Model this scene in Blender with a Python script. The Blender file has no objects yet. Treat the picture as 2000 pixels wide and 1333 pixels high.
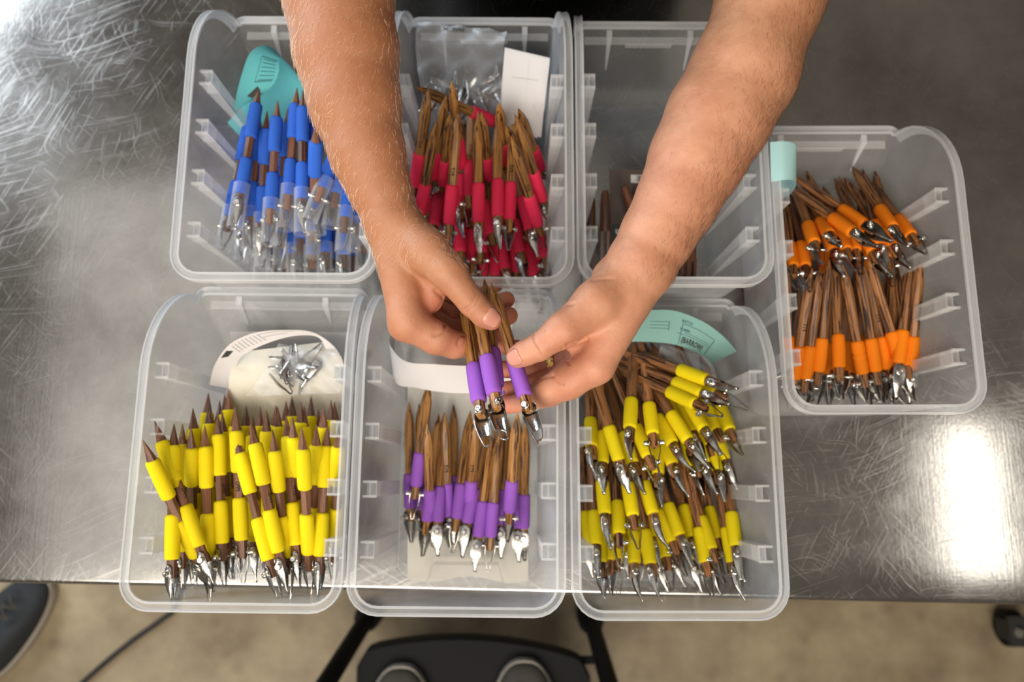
import bpy, math, random
import numpy as np
from mathutils import Vector, Matrix

# ---------------------------------------------------------------- camera, world, lights, exposure
S = bpy.context.scene
COL = S.collection
TZ = 0.90                      # height of the table top above the floor
FPX, ZC, NAD = 1500.0, 0.86, 930.0
TILT = math.atan((NAD - 666.5) / FPX)
cam = bpy.data.cameras.new('camera')
cam.sensor_width = 36.0
cam.lens = FPX / 2000.0 * 36.0
cam.clip_start = 0.02
cam.dof.use_dof = True
cam.dof.focus_distance = 0.62
cam.dof.aperture_fstop = 4.5
camo = bpy.data.objects.new('camera', cam)
camo.location = (0, 0, TZ + ZC)
camo.rotation_euler = (TILT, 0, 0)
COL.objects.link(camo)
S.camera = camo
S.view_settings.view_transform = 'Standard'
S.view_settings.look = 'None'
S.view_settings.gamma = 1.0
S.view_settings.exposure = 0.0
S.view_settings.use_curve_mapping = False
S.cycles.use_denoising = True
S.cycles.max_bounces = 8
S.cycles.transparent_max_bounces = 24
S.cycles.caustics_reflective = False
S.cycles.caustics_refractive = False
S.cycles.sample_clamp_indirect = 6.0

world = bpy.data.worlds.new('world')
S.world = world
world.use_nodes = True
world.node_tree.nodes['Background'].inputs[0].default_value = (1.0, 0.86, 0.70, 1)
world.node_tree.nodes['Background'].inputs[1].default_value = 0.15


def area(name, loc, target, sx, sy, power, color):
    l = bpy.data.lights.new(name, 'AREA')
    l.shape = 'RECTANGLE'
    l.size, l.size_y, l.energy, l.color = sx, sy, power, color
    o = bpy.data.objects.new(name, l)
    o.location = loc
    o.rotation_euler = (Vector(target) - Vector(loc)).to_track_quat('-Z', 'Y').to_euler()
    COL.objects.link(o)
    return o


area('window_light', (-2.6, 1.7, 2.2), (-0.2, 0.2, 0.95), 2.4, 1.5, 95, (0.82, 0.91, 1.0))
area('ceiling_lamp_light', (1.74, -0.14, 3.0), (1.74, -0.14, 0), 0.16, 0.66, 2.7, (1.0, 0.94, 0.84))
area('overhead_lamp_light', (-0.35, -1.3, 2.9), (0, 0.15, 1.0), 2.3, 1.0, 72, (1.0, 0.90, 0.77))
area('ceiling_panel_light', (-0.80, 0.05, 3.05), (-0.80, 0.05, 0), 2.1, 2.3, 11, (1.0, 0.96, 0.90))  # added soft light standing in for a bright ceiling, mirrored in the steel

# ---------------------------------------------------------------- helpers
_fw = np.array([0, math.sin(TILT), -math.cos(TILT)])
_up = np.array([0, math.cos(TILT), math.sin(TILT)])
_rt = np.array([1.0, 0, 0])


def W(px, py, z):
    """Point at height z over the table top that the photograph shows at (px, py)."""
    d = _fw * FPX + _rt * (px - 1000) + _up * (666.5 - py)
    s = (z - ZC) / d[2]
    p = d * s
    return np.array([p[0], p[1], z + TZ])


def depth(p):
    return float((np.asarray(p) - np.array([0, 0, TZ + ZC])) @ _fw)


def proj(P):
    v = np.asarray(P) - np.array([0, 0, TZ + ZC])
    D = v @ _fw
    return 1000 + FPX * (v @ _rt) / D, 666.5 - FPX * (v @ _up) / D


def mesh(name, verts, faces, mat=None, smooth=True, sharp=None):
    me = bpy.data.meshes.new(name)
    me.from_pydata([tuple(map(float, v)) for v in verts], [], faces)
    if mat is not None:
        me.materials.append(mat)
    if smooth:
        me.polygons.foreach_set('use_smooth', [True] * len(me.polygons))
        if sharp:
            me.set_sharp_from_angle(angle=math.radians(sharp))
    me.update()
    return me


def link(name, me, parent=None, **props):
    o = bpy.data.objects.new(name, me)
    COL.objects.link(o)
    if parent is not None:
        o.parent = parent
    for k, v in props.items():
        o[k] = v
    return o


def empty(name, loc=(0, 0, 0), rz=0.0, **props):
    o = bpy.data.objects.new(name, None)
    o.empty_display_size = 0.02
    o.location = loc
    o.rotation_euler = (0, 0, rz)
    COL.objects.link(o)
    for k, v in props.items():
        o[k] = v
    return o


class MB:
    """Collects simple shapes into one vertex/face list."""
    def __init__(s):
        s.v, s.f = [], []

    def add(s, verts, faces):
        b = len(s.v)
        s.v += [tuple(map(float, v)) for v in verts]
        s.f += [tuple(b + i for i in f) for f in faces]
        return s

    def box(s, lo, hi):
        x0, y0, z0 = lo
        x1, y1, z1 = hi
        return s.add([(x0, y0, z0), (x1, y0, z0), (x1, y1, z0), (x0, y1, z0), (x0, y0, z1), (x1, y0, z1), (x1, y1, z1), (x0, y1, z1)],
                     [(0, 3, 2, 1), (4, 5, 6, 7), (0, 1, 5, 4), (1, 2, 6, 5), (2, 3, 7, 6), (3, 0, 4, 7)])

    def lathe(s, prof, seg=16, axis='y', caps=True, ph=0.0, center=(0, 0, 0)):
        """prof: list of (along, radius)."""
        rings = []
        for (a, r) in prof:
            ring = []
            for i in range(seg):
                t = 2 * math.pi * i / seg + ph
                c, q = r * math.cos(t), r * math.sin(t)
                p = {'y': (c, a, q), 'x': (a, c, q), 'z': (c, q, a)}[axis]
                ring.append((p[0] + center[0], p[1] + center[1], p[2] + center[2]))
            rings.append(ring)
        vs = [p for r in rings for p in r]
        fs = []
        for j in range(len(prof) - 1):
            for i in range(seg):
                k = (i + 1) % seg
                fs.append((j * seg + i, j * seg + k, (j + 1) * seg + k, (j + 1) * seg + i))
        if caps:
            fs.append(tuple(range(seg - 1, -1, -1)))
            fs.append(tuple((len(prof) - 1) * seg + i for i in range(seg)))
        return s.add(vs, fs)

    def tube(s, pts, r, seg=8, caps=True, flat=1.0):
        pts = [np.array(p, float) for p in pts]
        rs = r if hasattr(r, '__len__') else [r] * len(pts)
        n = None
        vs, fs = [], []
        for i, p in enumerate(pts):
            t = pts[min(i + 1, len(pts) - 1)] - pts[max(i - 1, 0)]
            t /= np.linalg.norm(t)
            if n is None:
                a = np.array([0, 0, 1.0]) if abs(t[2]) < .9 else np.array([1.0, 0, 0])
                n = np.cross(t, a)
            n = n - t * (n @ t)
            n /= np.linalg.norm(n)
            b = np.cross(t, n)
            for k in range(seg):
                a = 2 * math.pi * k / seg
                vs.append(p + rs[i] * (math.cos(a) * n + flat * math.sin(a) * b))
        for i in range(len(pts) - 1):
            for k in range(seg):
                m = (k + 1) % seg
                fs.append((i * seg + k, i * seg + m, (i + 1) * seg + m, (i + 1) * seg + k))
        if caps:
            fs.append(tuple(range(seg - 1, -1, -1)))
            fs.append(tuple((len(pts) - 1) * seg + k for k in range(seg)))
        return s.add(vs, fs)

    def build(s, name, mat, parent=None, smooth=True, sharp=35, **props):
        return link(name, mesh(name, s.v, s.f, mat, smooth, sharp), parent, **props)


def catmull(pts, n):
    """Smooth curve through pts, n samples."""
    P = np.array(pts, float)
    m = len(P)
    out = []
    for t in np.linspace(0, m - 1 - 1e-9, n):
        i = int(t)
        u = t - i
        p0, p1, p2, p3 = P[max(i - 1, 0)], P[i], P[min(i + 1, m - 1)], P[min(i + 2, m - 1)]
        out.append(0.5 * ((2 * p1) + (-p0 + p2) * u + (2 * p0 - 5 * p1 + 4 * p2 - p3) * u * u + (-p0 + 3 * p1 - 3 * p2 + p3) * u ** 3))
    return np.array(out)


# ---------------------------------------------------------------- materials
def new_mat(name):
    m = bpy.data.materials.new(name)
    m.use_nodes = True
    nt = m.node_tree
    return m, nt, nt.nodes['Principled BSDF'], nt.nodes['Material Output']


def N(nt, t, **kw):
    n = nt.nodes.new(t)
    for k, v in kw.items():
        if k == 'ins':
            for a, b in v.items():
                n.inputs[a].default_value = b
        else:
            setattr(n, k, v)
    return n


def simple(name, col, rough=0.5, metal=0.0, spec=0.5, noise=0.0, nscale=40.0, bump=0.0, bscale=400.0, sheen=0.0):
    m, nt, p, out = new_mat(name)
    p.inputs['Base Color'].default_value = (*col, 1)
    p.inputs['Roughness'].default_value = rough
    p.inputs['Metallic'].default_value = metal
    p.inputs['Specular IOR Level'].default_value = spec
    if sheen:
        p.inputs['Sheen Weight'].default_value = sheen
    tc = N(nt, 'ShaderNodeTexCoord')
    if noise:
        n = N(nt, 'ShaderNodeTexNoise', ins={'Scale': nscale, 'Detail': 4.0})
        nt.links.new(tc.outputs['Object'], n.inputs['Vector'])
        mx = N(nt, 'ShaderNodeMix', data_type='RGBA')
        mx.inputs[6].default_value = (*[c * (1 - noise) for c in col], 1)
        mx.inputs[7].default_value = (*[min(1, c * (1 + noise)) for c in col], 1)
        nt.links.new(n.outputs['Fac'], mx.inputs[0])
        nt.links.new(mx.outputs[2], p.inputs['Base Color'])
    if bump:
        n = N(nt, 'ShaderNodeTexNoise', ins={'Scale': bscale, 'Detail': 3.0})
        nt.links.new(tc.outputs['Object'], n.inputs['Vector'])
        b = N(nt, 'ShaderNodeBump', ins={'Strength': bump, 'Distance': 0.001})
        nt.links.new(n.outputs['Fac'], b.inputs['Height'])
        nt.links.new(b.outputs[0], p.inputs['Normal'])
    return m


def foam(name, col):
    m = simple(name, col, rough=0.75, spec=0.25, bump=0.35, bscale=2500.0)
    nt = m.node_tree
    p = nt.nodes['Principled BSDF']
    oi = N(nt, 'ShaderNodeObjectInfo')
    hs = N(nt, 'ShaderNodeHueSaturation')
    mr = N(nt, 'ShaderNodeMapRange', ins={3: 0.86, 4: 1.06})
    nt.links.new(oi.outputs['Random'], mr.inputs[0])
    nt.links.new(mr.outputs[0], hs.inputs['Value'])
    hs.inputs['Color'].default_value = (*col, 1)
    nt.links.new(hs.outputs[0], p.inputs['Base Color'])
    return m


def wood(name, light, mid, dark, streak=0.5, rough=0.42):
    """Streaky turned hardwood, grain along local Y, different on every object."""
    m, nt, p, out = new_mat(name)
    tc = N(nt, 'ShaderNodeTexCoord')
    oi = N(nt, 'ShaderNodeObjectInfo')
    sc = N(nt, 'ShaderNodeVectorMath', operation='SCALE')
    sc.inputs[0].default_value = (37.0, 53.0, 19.0)
    nt.links.new(oi.outputs['Random'], sc.inputs['Scale'])
    add = N(nt, 'ShaderNodeVectorMath', operation='ADD')
    nt.links.new(tc.outputs['Object'], add.inputs[0])
    nt.links.new(sc.outputs[0], add.inputs[1])
    rot = N(nt, 'ShaderNodeMapping', ins={'Rotation': (0.0, 0.0, 0.13), 'Scale': (1.0, 0.045, 1.0)})
    nt.links.new(add.outputs[0], rot.inputs[0])
    n1 = N(nt, 'ShaderNodeTexNoise', ins={'Scale': 400.0, 'Detail': 6.0, 'Roughness': 0.6, 'Distortion': 0.6})
    nt.links.new(rot.outputs[0], n1.inputs['Vector'])
    n2 = N(nt, 'ShaderNodeTexNoise', ins={'Scale': 900.0, 'Detail': 3.0})
    nt.links.new(rot.outputs[0], n2.inputs['Vector'])
    r1 = N(nt, 'ShaderNodeValToRGB')
    e = r1.color_ramp.elements
    e[0].position, e[0].color = 0.5 - 0.16, (*dark, 1)
    e[1].position, e[1].color = 0.72, (*light, 1)
    k = e.new(0.36 + 0.1 * streak)
    k.color = (*dark, 1)
    k2 = e.new(0.40 + 0.1 * streak)
    k2.color = (*mid, 1)
    nt.links.new(n1.outputs['Fac'], r1.inputs[0])
    mx = N(nt, 'ShaderNodeMix', data_type='RGBA', blend_type='MULTIPLY')
    mx.inputs[0].default_value = 0.6
    r2 = N(nt, 'ShaderNodeValToRGB')
    r2.color_ramp.elements[0].position, r2.color_ramp.elements[0].color = 0.3, (0.55, 0.5, 0.45, 1)
    r2.color_ramp.elements[1].position, r2.color_ramp.elements[1].color = 0.6, (1, 1, 1, 1)
    nt.links.new(n2.outputs['Fac'], r2.inputs[0])
    nt.links.new(r1.outputs[0], mx.inputs[6])
    nt.links.new(r2.outputs[0], mx.inputs[7])
    hs = N(nt, 'ShaderNodeHueSaturation')
    mr = N(nt, 'ShaderNodeMapRange', ins={3: 0.7, 4: 1.25})
    nt.links.new(oi.outputs['Random'], mr.inputs[0])
    nt.links.new(mr.outputs[0], hs.inputs['Value'])
    nt.links.new(mx.outputs[2], hs.inputs['Color'])
    nt.links.new(hs.outputs[0], p.inputs['Base Color'])
    p.inputs['Roughness'].default_value = rough
    b = N(nt, 'ShaderNodeBump', ins={'Strength': 0.25, 'Distance': 0.0004})
    nt.links.new(n2.outputs['Fac'], b.inputs['Height'])
    nt.links.new(b.outputs[0], p.inputs['Normal'])
    return m


def clear(name, col, base, graze, rough=0.2, tint=(1, 1, 1), cloud=0.0):
    """Thin clear plastic: see-through, more milky and shiny at a slant."""
    m, nt, p, out = new_mat(name)
    p.inputs['Base Color'].default_value = (*col, 1)
    p.inputs['Roughness'].default_value = rough
    p.inputs['Specular IOR Level'].default_value = 0.7
    tr = N(nt, 'ShaderNodeBsdfTransparent')
    tr.inputs[0].default_value = (*tint, 1)
    lw = N(nt, 'ShaderNodeLayerWeight', ins={'Blend': 0.35})
    mr = N(nt, 'ShaderNodeMapRange', ins={3: base, 4: graze})
    nt.links.new(lw.outputs['Facing'], mr.inputs[0])
    fac = mr.outputs[0]
    if cloud:
        tc = N(nt, 'ShaderNodeTexCoord')
        n = N(nt, 'ShaderNodeTexNoise', ins={'Scale': 14.0, 'Detail': 4.0})
        nt.links.new(tc.outputs['Object'], n.inputs['Vector'])
        ml = N(nt, 'ShaderNodeMath', operation='MULTIPLY')
        m2 = N(nt, 'ShaderNodeMapRange', ins={1: 0.3, 2: 0.7, 3: 1 - cloud, 4: 1 + cloud})
        nt.links.new(n.outputs['Fac'], m2.inputs[0])
        nt.links.new(m2.outputs[0], ml.inputs[0])
        nt.links.new(fac, ml.inputs[1])
        fac = ml.outputs[0]
    ms = N(nt, 'ShaderNodeMixShader')
    nt.links.new(fac, ms.inputs[0])
    nt.links.new(tr.outputs[0], ms.inputs[1])
    nt.links.new(p.outputs[0], ms.inputs[2])
    nt.links.new(ms.outputs[0], out.inputs[0])
    return m


def lin(r, g, b):
    f = lambda c: (c / 255 / 12.92) if c / 255 <= 0.04045 else ((c / 255 + 0.055) / 1.055) ** 2.4
    return (f(r), f(g), f(b))


M = {}
M['blue'] = foam('blue_foam', (0.032, 0.135, 0.62))
M['red'] = foam('red_foam', (0.86, 0.032, 0.10))
M['yellow'] = foam('yellow_foam', (0.83, 0.66, 0.004))
M['purple'] = foam('purple_foam', (0.33, 0.115, 0.58))
M['orange'] = foam('orange_foam', (0.95, 0.235, 0.004))
M['bocote'] = wood('streaked_golden_wood', (0.50, 0.255, 0.075), (0.33, 0.15, 0.04), (0.06, 0.022, 0.010), 0.6)
M['zebra'] = wood('streaked_reddish_wood', (0.46, 0.215, 0.080), (0.29, 0.122, 0.042), (0.04, 0.015, 0.009), 0.7)
M['walnut'] = wood('walnut', (0.235, 0.105, 0.055), (0.16, 0.068, 0.036), (0.08, 0.032, 0.018), 0.2, 0.5)
M['darkwood'] = wood('dark_reddish_wood', (0.20, 0.075, 0.035), (0.13, 0.045, 0.02), (0.03, 0.012, 0.008), 0.5, 0.4)
M['steel'] = simple('blade_steel', (0.42, 0.41, 0.39), rough=0.22, metal=1.0, bump=0.2, bscale=600)
M['screw'] = simple('screw_steel', (0.78, 0.76, 0.72), rough=0.13, metal=1.0)
M['recess'] = simple('dark_recess', (0.02, 0.02, 0.02), rough=0.6)
M['plastic'] = clear('bin_plastic', (0.80, 0.83, 0.86), 0.13, 0.54, 0.28, (0.985, 0.985, 0.985), 0.25)
M['rim'] = clear('bin_rim_plastic', (0.84, 0.86, 0.88), 0.30, 0.80, 0.16)
M['rib'] = clear('bin_rib_plastic', (0.86, 0.87, 0.88), 0.14, 0.46, 0.25)
M['tube'] = clear('clear_tube', (0.9, 0.92, 0.95), 0.02, 0.42, 0.06)
M['bag'] = clear('clear_bag_film', (0.85, 0.88, 0.92), 0.09, 0.6, 0.12)
M['teal'] = simple('teal_paper', (0.10, 0.42, 0.44), rough=0.8, noise=0.05, nscale=60)
M['paleteal'] = simple('pale_teal_paper', (0.20, 0.385, 0.36), rough=0.8, noise=0.05, nscale=60)
M['paleblue'] = simple('pale_blue_paper', (0.42, 0.70, 0.72), rough=0.8)
M['white'] = simple('white_paper', (0.66, 0.64, 0.645), rough=0.85, noise=0.03, nscale=60)
M['cream'] = simple('cream_tissue', (0.74, 0.70, 0.60), rough=0.95, noise=0.06, nscale=90, bump=0.3, bscale=900)
M['tissue'] = simple('tissue_liner', (0.72, 0.70, 0.64), rough=0.95, noise=0.08, nscale=50, bump=0.4, bscale=500)
M['ink'] = simple('black_ink', (0.03, 0.035, 0.035), rough=0.7)
M['greyink'] = simple('grey_ink', (0.48, 0.45, 0.46), rough=0.8)
M['tealink'] = simple('dark_teal_ink', (0.035, 0.16, 0.17), rough=0.8)
M['burn'] = simple('burnt_mark', (0.03, 0.014, 0.008), rough=0.8)
M['black'] = simple('black_plastic', (0.004, 0.004, 0.0045), rough=0.7, spec=0.25)
M['cable'] = simple('black_rubber', (0.012, 0.012, 0.013), rough=0.5)
M['shirt'] = simple('black_cotton', (0.012, 0.012, 0.013), rough=0.95, bump=0.3, bscale=1500)
M['gold'] = simple('gold', (0.92, 0.62, 0.20), rough=0.22, metal=1.0, bump=0.6, bscale=700)
M['shoe'] = simple('dark_grey_mesh', (0.022, 0.026, 0.030), rough=0.8, bump=0.4, bscale=700)
M['leather'] = simple('grey_brown_suede', (0.06, 0.055, 0.048), rough=0.8, noise=0.2, nscale=30)
M['sole'] = simple('off_white_rubber', (0.42, 0.38, 0.33), rough=0.7)
M['denim'] = simple('dark_denim', (0.03, 0.04, 0.07), rough=0.9)
# ---------------------------------------------------------------- steel table top and floor materials
def table_material():
    m, nt, p, out = new_mat('scratched_stainless_steel')
    tc = N(nt, 'ShaderNodeTexCoord')
    L = nt.links.new
    big = N(nt, 'ShaderNodeTexNoise', ins={'Scale': 4.0, 'Detail': 8.0, 'Roughness': 0.7})
    L(tc.outputs['Object'], big.inputs['Vector'])
    fine = N(nt, 'ShaderNodeTexNoise', ins={'Scale': 260.0, 'Detail': 2.0})
    L(tc.outputs['Object'], fine.inputs['Vector'])
    brm = N(nt, 'ShaderNodeMapping', ins={'Scale': (420.0, 14.0, 1.0)})
    L(tc.outputs['Object'], brm.inputs[0])
    br = N(nt, 'ShaderNodeTexNoise', ins={'Scale': 1.0, 'Detail': 3.0})
    L(brm.outputs[0], br.inputs['Vector'])
    tot = None
    for k, (ang, sx, sy, th, dist) in enumerate([(0.5, 2100, 9, 0.66, 0.03), (-0.75, 1800, 13, 0.67, 0.05), (1.25, 2400, 7, 0.66, 0.03), (0.1, 2000, 16, 0.68, 0.06), (2.2, 1500, 12, 0.67, 0.05)]):
        wob = N(nt, 'ShaderNodeTexNoise', ins={'Scale': 2.5 + k, 'Detail': 1.0})
        L(tc.outputs['Object'], wob.inputs['Vector'])
        sub = N(nt, 'ShaderNodeVectorMath', operation='SCALE', ins={'Scale': dist * 3})
        L(wob.outputs['Color'], sub.inputs[0])
        ad = N(nt, 'ShaderNodeVectorMath', operation='ADD')
        L(tc.outputs['Object'], ad.inputs[0])
        L(sub.outputs[0], ad.inputs[1])
        r = N(nt, 'ShaderNodeMapping', vector_type='POINT', ins={'Rotation': (0, 0, ang), 'Location': (k * 3.7, k * 1.3, 0)})
        L(ad.outputs[0], r.inputs[0])
        s = N(nt, 'ShaderNodeMapping', ins={'Scale': (sx, sy, 1.0)})
        L(r.outputs[0], s.inputs[0])
        n = N(nt, 'ShaderNodeTexNoise', ins={'Scale': 1.0, 'Detail': 1.0})
        L(s.outputs[0], n.inputs['Vector'])
        g = N(nt, 'ShaderNodeMapRange', ins={1: th + 0.018, 2: th + 0.11, 3: 0.0, 4: 0.75})
        L(n.outputs['Fac'], g.inputs[0])
        if tot is None:
            tot = g.outputs[0]
        else:
            a = N(nt, 'ShaderNodeMath', operation='MAXIMUM')
            L(tot, a.inputs[0])
            L(g.outputs[0], a.inputs[1])
            tot = a.outputs[0]
    col = N(nt, 'ShaderNodeValToRGB')
    col.color_ramp.elements[0].position, col.color_ramp.elements[0].color = 0.32, (0.33, 0.32, 0.305, 1)
    col.color_ramp.elements[1].position, col.color_ramp.elements[1].color = 0.66, (0.60, 0.59, 0.57, 1)
    L(big.outputs['Fac'], col.inputs[0])
    mx = N(nt, 'ShaderNodeMix', data_type='RGBA')
    L(tot, mx.inputs[0])
    L(col.outputs[0], mx.inputs[6])
    mx.inputs[7].default_value = (0.70, 0.68, 0.65, 1)
    L(mx.outputs[2], p.inputs['Base Color'])
    p.inputs['Metallic'].default_value = 1.0
    ro = N(nt, 'ShaderNodeMapRange', ins={1: 0.3, 2: 0.7, 3: 0.11, 4: 0.20})
    L(big.outputs['Fac'], ro.inputs[0])
    r2 = N(nt, 'ShaderNodeMath', operation='MULTIPLY_ADD')
    L(tot, r2.inputs[0])
    r2.inputs[1].default_value = 0.2
    L(ro.outputs[0], r2.inputs[2])
    L(r2.outputs[0], p.inputs['Roughness'])
    hs = N(nt, 'ShaderNodeMath', operation='ADD')
    L(br.outputs['Fac'], hs.inputs[0])
    L(fine.outputs['Fac'], hs.inputs[1])
    h2 = N(nt, 'ShaderNodeMath', operation='MULTIPLY_ADD')
    L(tot, h2.inputs[0])
    h2.inputs[1].default_value = 0.85
    L(hs.outputs[0], h2.inputs[2])
    b = N(nt, 'ShaderNodeBump', ins={'Strength': 0.10, 'Distance': 0.0003})
    L(h2.outputs[0], b.inputs['Height'])
    L(b.outputs[0], p.inputs['Normal'])
    return m


def floor_material():
    m, nt, p, out = new_mat('stained_concrete')
    tc = N(nt, 'ShaderNodeTexCoord')
    L = nt.links.new
    n = N(nt, 'ShaderNodeTexNoise', ins={'Scale': 5.0, 'Detail': 8.0, 'Roughness': 0.62})
    L(tc.outputs['Object'], n.inputs['Vector'])
    r = N(nt, 'ShaderNodeValToRGB')
    r.color_ramp.elements[0].position, r.color_ramp.elements[0].color = 0.3, (0.17, 0.125, 0.075, 1)
    r.color_ramp.elements[1].position, r.color_ramp.elements[1].color = 0.66, (0.40, 0.325, 0.205, 1)
    L(n.outputs['Fac'], r.inputs[0])
    v = N(nt, 'ShaderNodeTexVoronoi', ins={'Scale': 11.0})
    L(tc.outputs['Object'], v.inputs['Vector'])
    g = N(nt, 'ShaderNodeMapRange', ins={1: 0.05, 2: 0.22, 3: 0.78, 4: 1.0})
    L(v.outputs['Distance'], g.inputs[0])
    mx = N(nt, 'ShaderNodeMix', data_type='RGBA', blend_type='MULTIPLY')
    mx.inputs[0].default_value = 1.0
    L(r.outputs[0], mx.inputs[6])
    L(g.outputs[0], mx.inputs[7])
    L(mx.outputs[2], p.inputs['Base Color'])
    p.inputs['Roughness'].default_value = 0.6
    b = N(nt, 'ShaderNodeBump', ins={'Strength': 0.3, 'Distance': 0.003})
    L(n.outputs['Fac'], b.inputs['Height'])
    L(b.outputs[0], p.inputs['Normal'])
    return m


M['table'] = table_material()
M['floor'] = floor_material()
M['wall'] = simple('brown_painted_wall', (0.09, 0.075, 0.06), rough=0.8, noise=0.08, nscale=3)
M['darkwall'] = simple('dark_brown_panelling', (0.05, 0.038, 0.028), rough=0.7, noise=0.2, nscale=6)
M['ceiling'] = simple('ceiling_paint', (0.34, 0.33, 0.31), rough=0.9)

# ---------------------------------------------------------------- the room
b = MB().box((-3.4, -2.6, -0.05), (3.4, 3.6, 0.0))
b.build('floor', M['floor'], smooth=False, kind='structure')
b = MB().box((3.3, -2.6, 0), (3.4, 3.6, 3.2))
b.build('wall_right', M['darkwall'], smooth=False, kind='structure')  # unseen wall, added to keep reflections on the right of the table dark
b = MB().box((-3.4, 3.5, 0), (3.3, 3.6, 3.2))
b.build('wall_back', M['wall'], smooth=False, kind='structure')  # unseen wall behind the person, darkened for its reflection in the steel

# table: rolled front edge, apron, legs and under shelf
tab = empty('steel_work_table', (0, 0, 0), 0, label='scratched stainless steel work table under all the clear bins', category='table')
yaw = math.atan2(-0.023, 1.1)
ca, sa = math.cos(yaw), math.sin(yaw)


def trot(x, y, z):
    return (x * ca - y * sa, -0.1255 + x * sa + y * ca, z)


prof = []
R_ = 0.0055
for k in range(9):
    a = math.radians(90 + k * 90 / 8)
    prof.append((R_ + R_ * math.cos(a), -R_ + R_ * math.sin(a)))
prof += [(0.0, -0.045), (0.004, -0.045), (0.004, -0.02)]
vs, fs = [], []
xs = [-1.05, -0.5, 0.0, 0.5, 1.0]
ys = [0.80, 0.5, 0.25, 0.05]
allp = [(y, 0.0) for y in ys] + [(y, z) for y, z in prof]
for x in xs:
    for (y, z) in allp:
        vs.append(trot(x, y, z + TZ))
n = len(allp)
for i in range(len(xs) - 1):
    for j in range(n - 1):
        fs.append((i * n + j, (i + 1) * n + j, (i + 1) * n + j + 1, i * n + j + 1)[::-1])
link('table_top', mesh('table_top', vs, fs, M['table'], True, 50), tab)
for (lx, ly) in ((-1.0, 0.04), (0.95, 0.04), (-1.0, 0.76), (0.95, 0.76)):
    q = trot(lx, ly, 0)
    MB().lathe([(0.0, 0.012), (0.03, 0.02), (0.05, 0.019), (TZ - 0.002, 0.019)], 16, 'z', center=(q[0], q[1], 0)).build('leg', M['steel'], tab)
bb = MB()
q0, q1 = (-1.0, 0.04), (0.95, 0.76)
sv = [trot(q0[0], q0[1], .28), trot(q1[0], q0[1], .28), trot(q1[0], q1[1], .28), trot(q0[0], q1[1], .28)]
sv += [(x, y, .30) for x, y, z in sv]
bb.add(sv, [(0, 3, 2, 1), (4, 5, 6, 7), (0, 1, 5, 4), (1, 2, 6, 5), (2, 3, 7, 6), (3, 0, 4, 7)])
bb.build('under_shelf', M['steel'], tab, smooth=False)

# ---------------------------------------------------------------- clear bins
H = 0.17
ZL = 0.08


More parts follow.
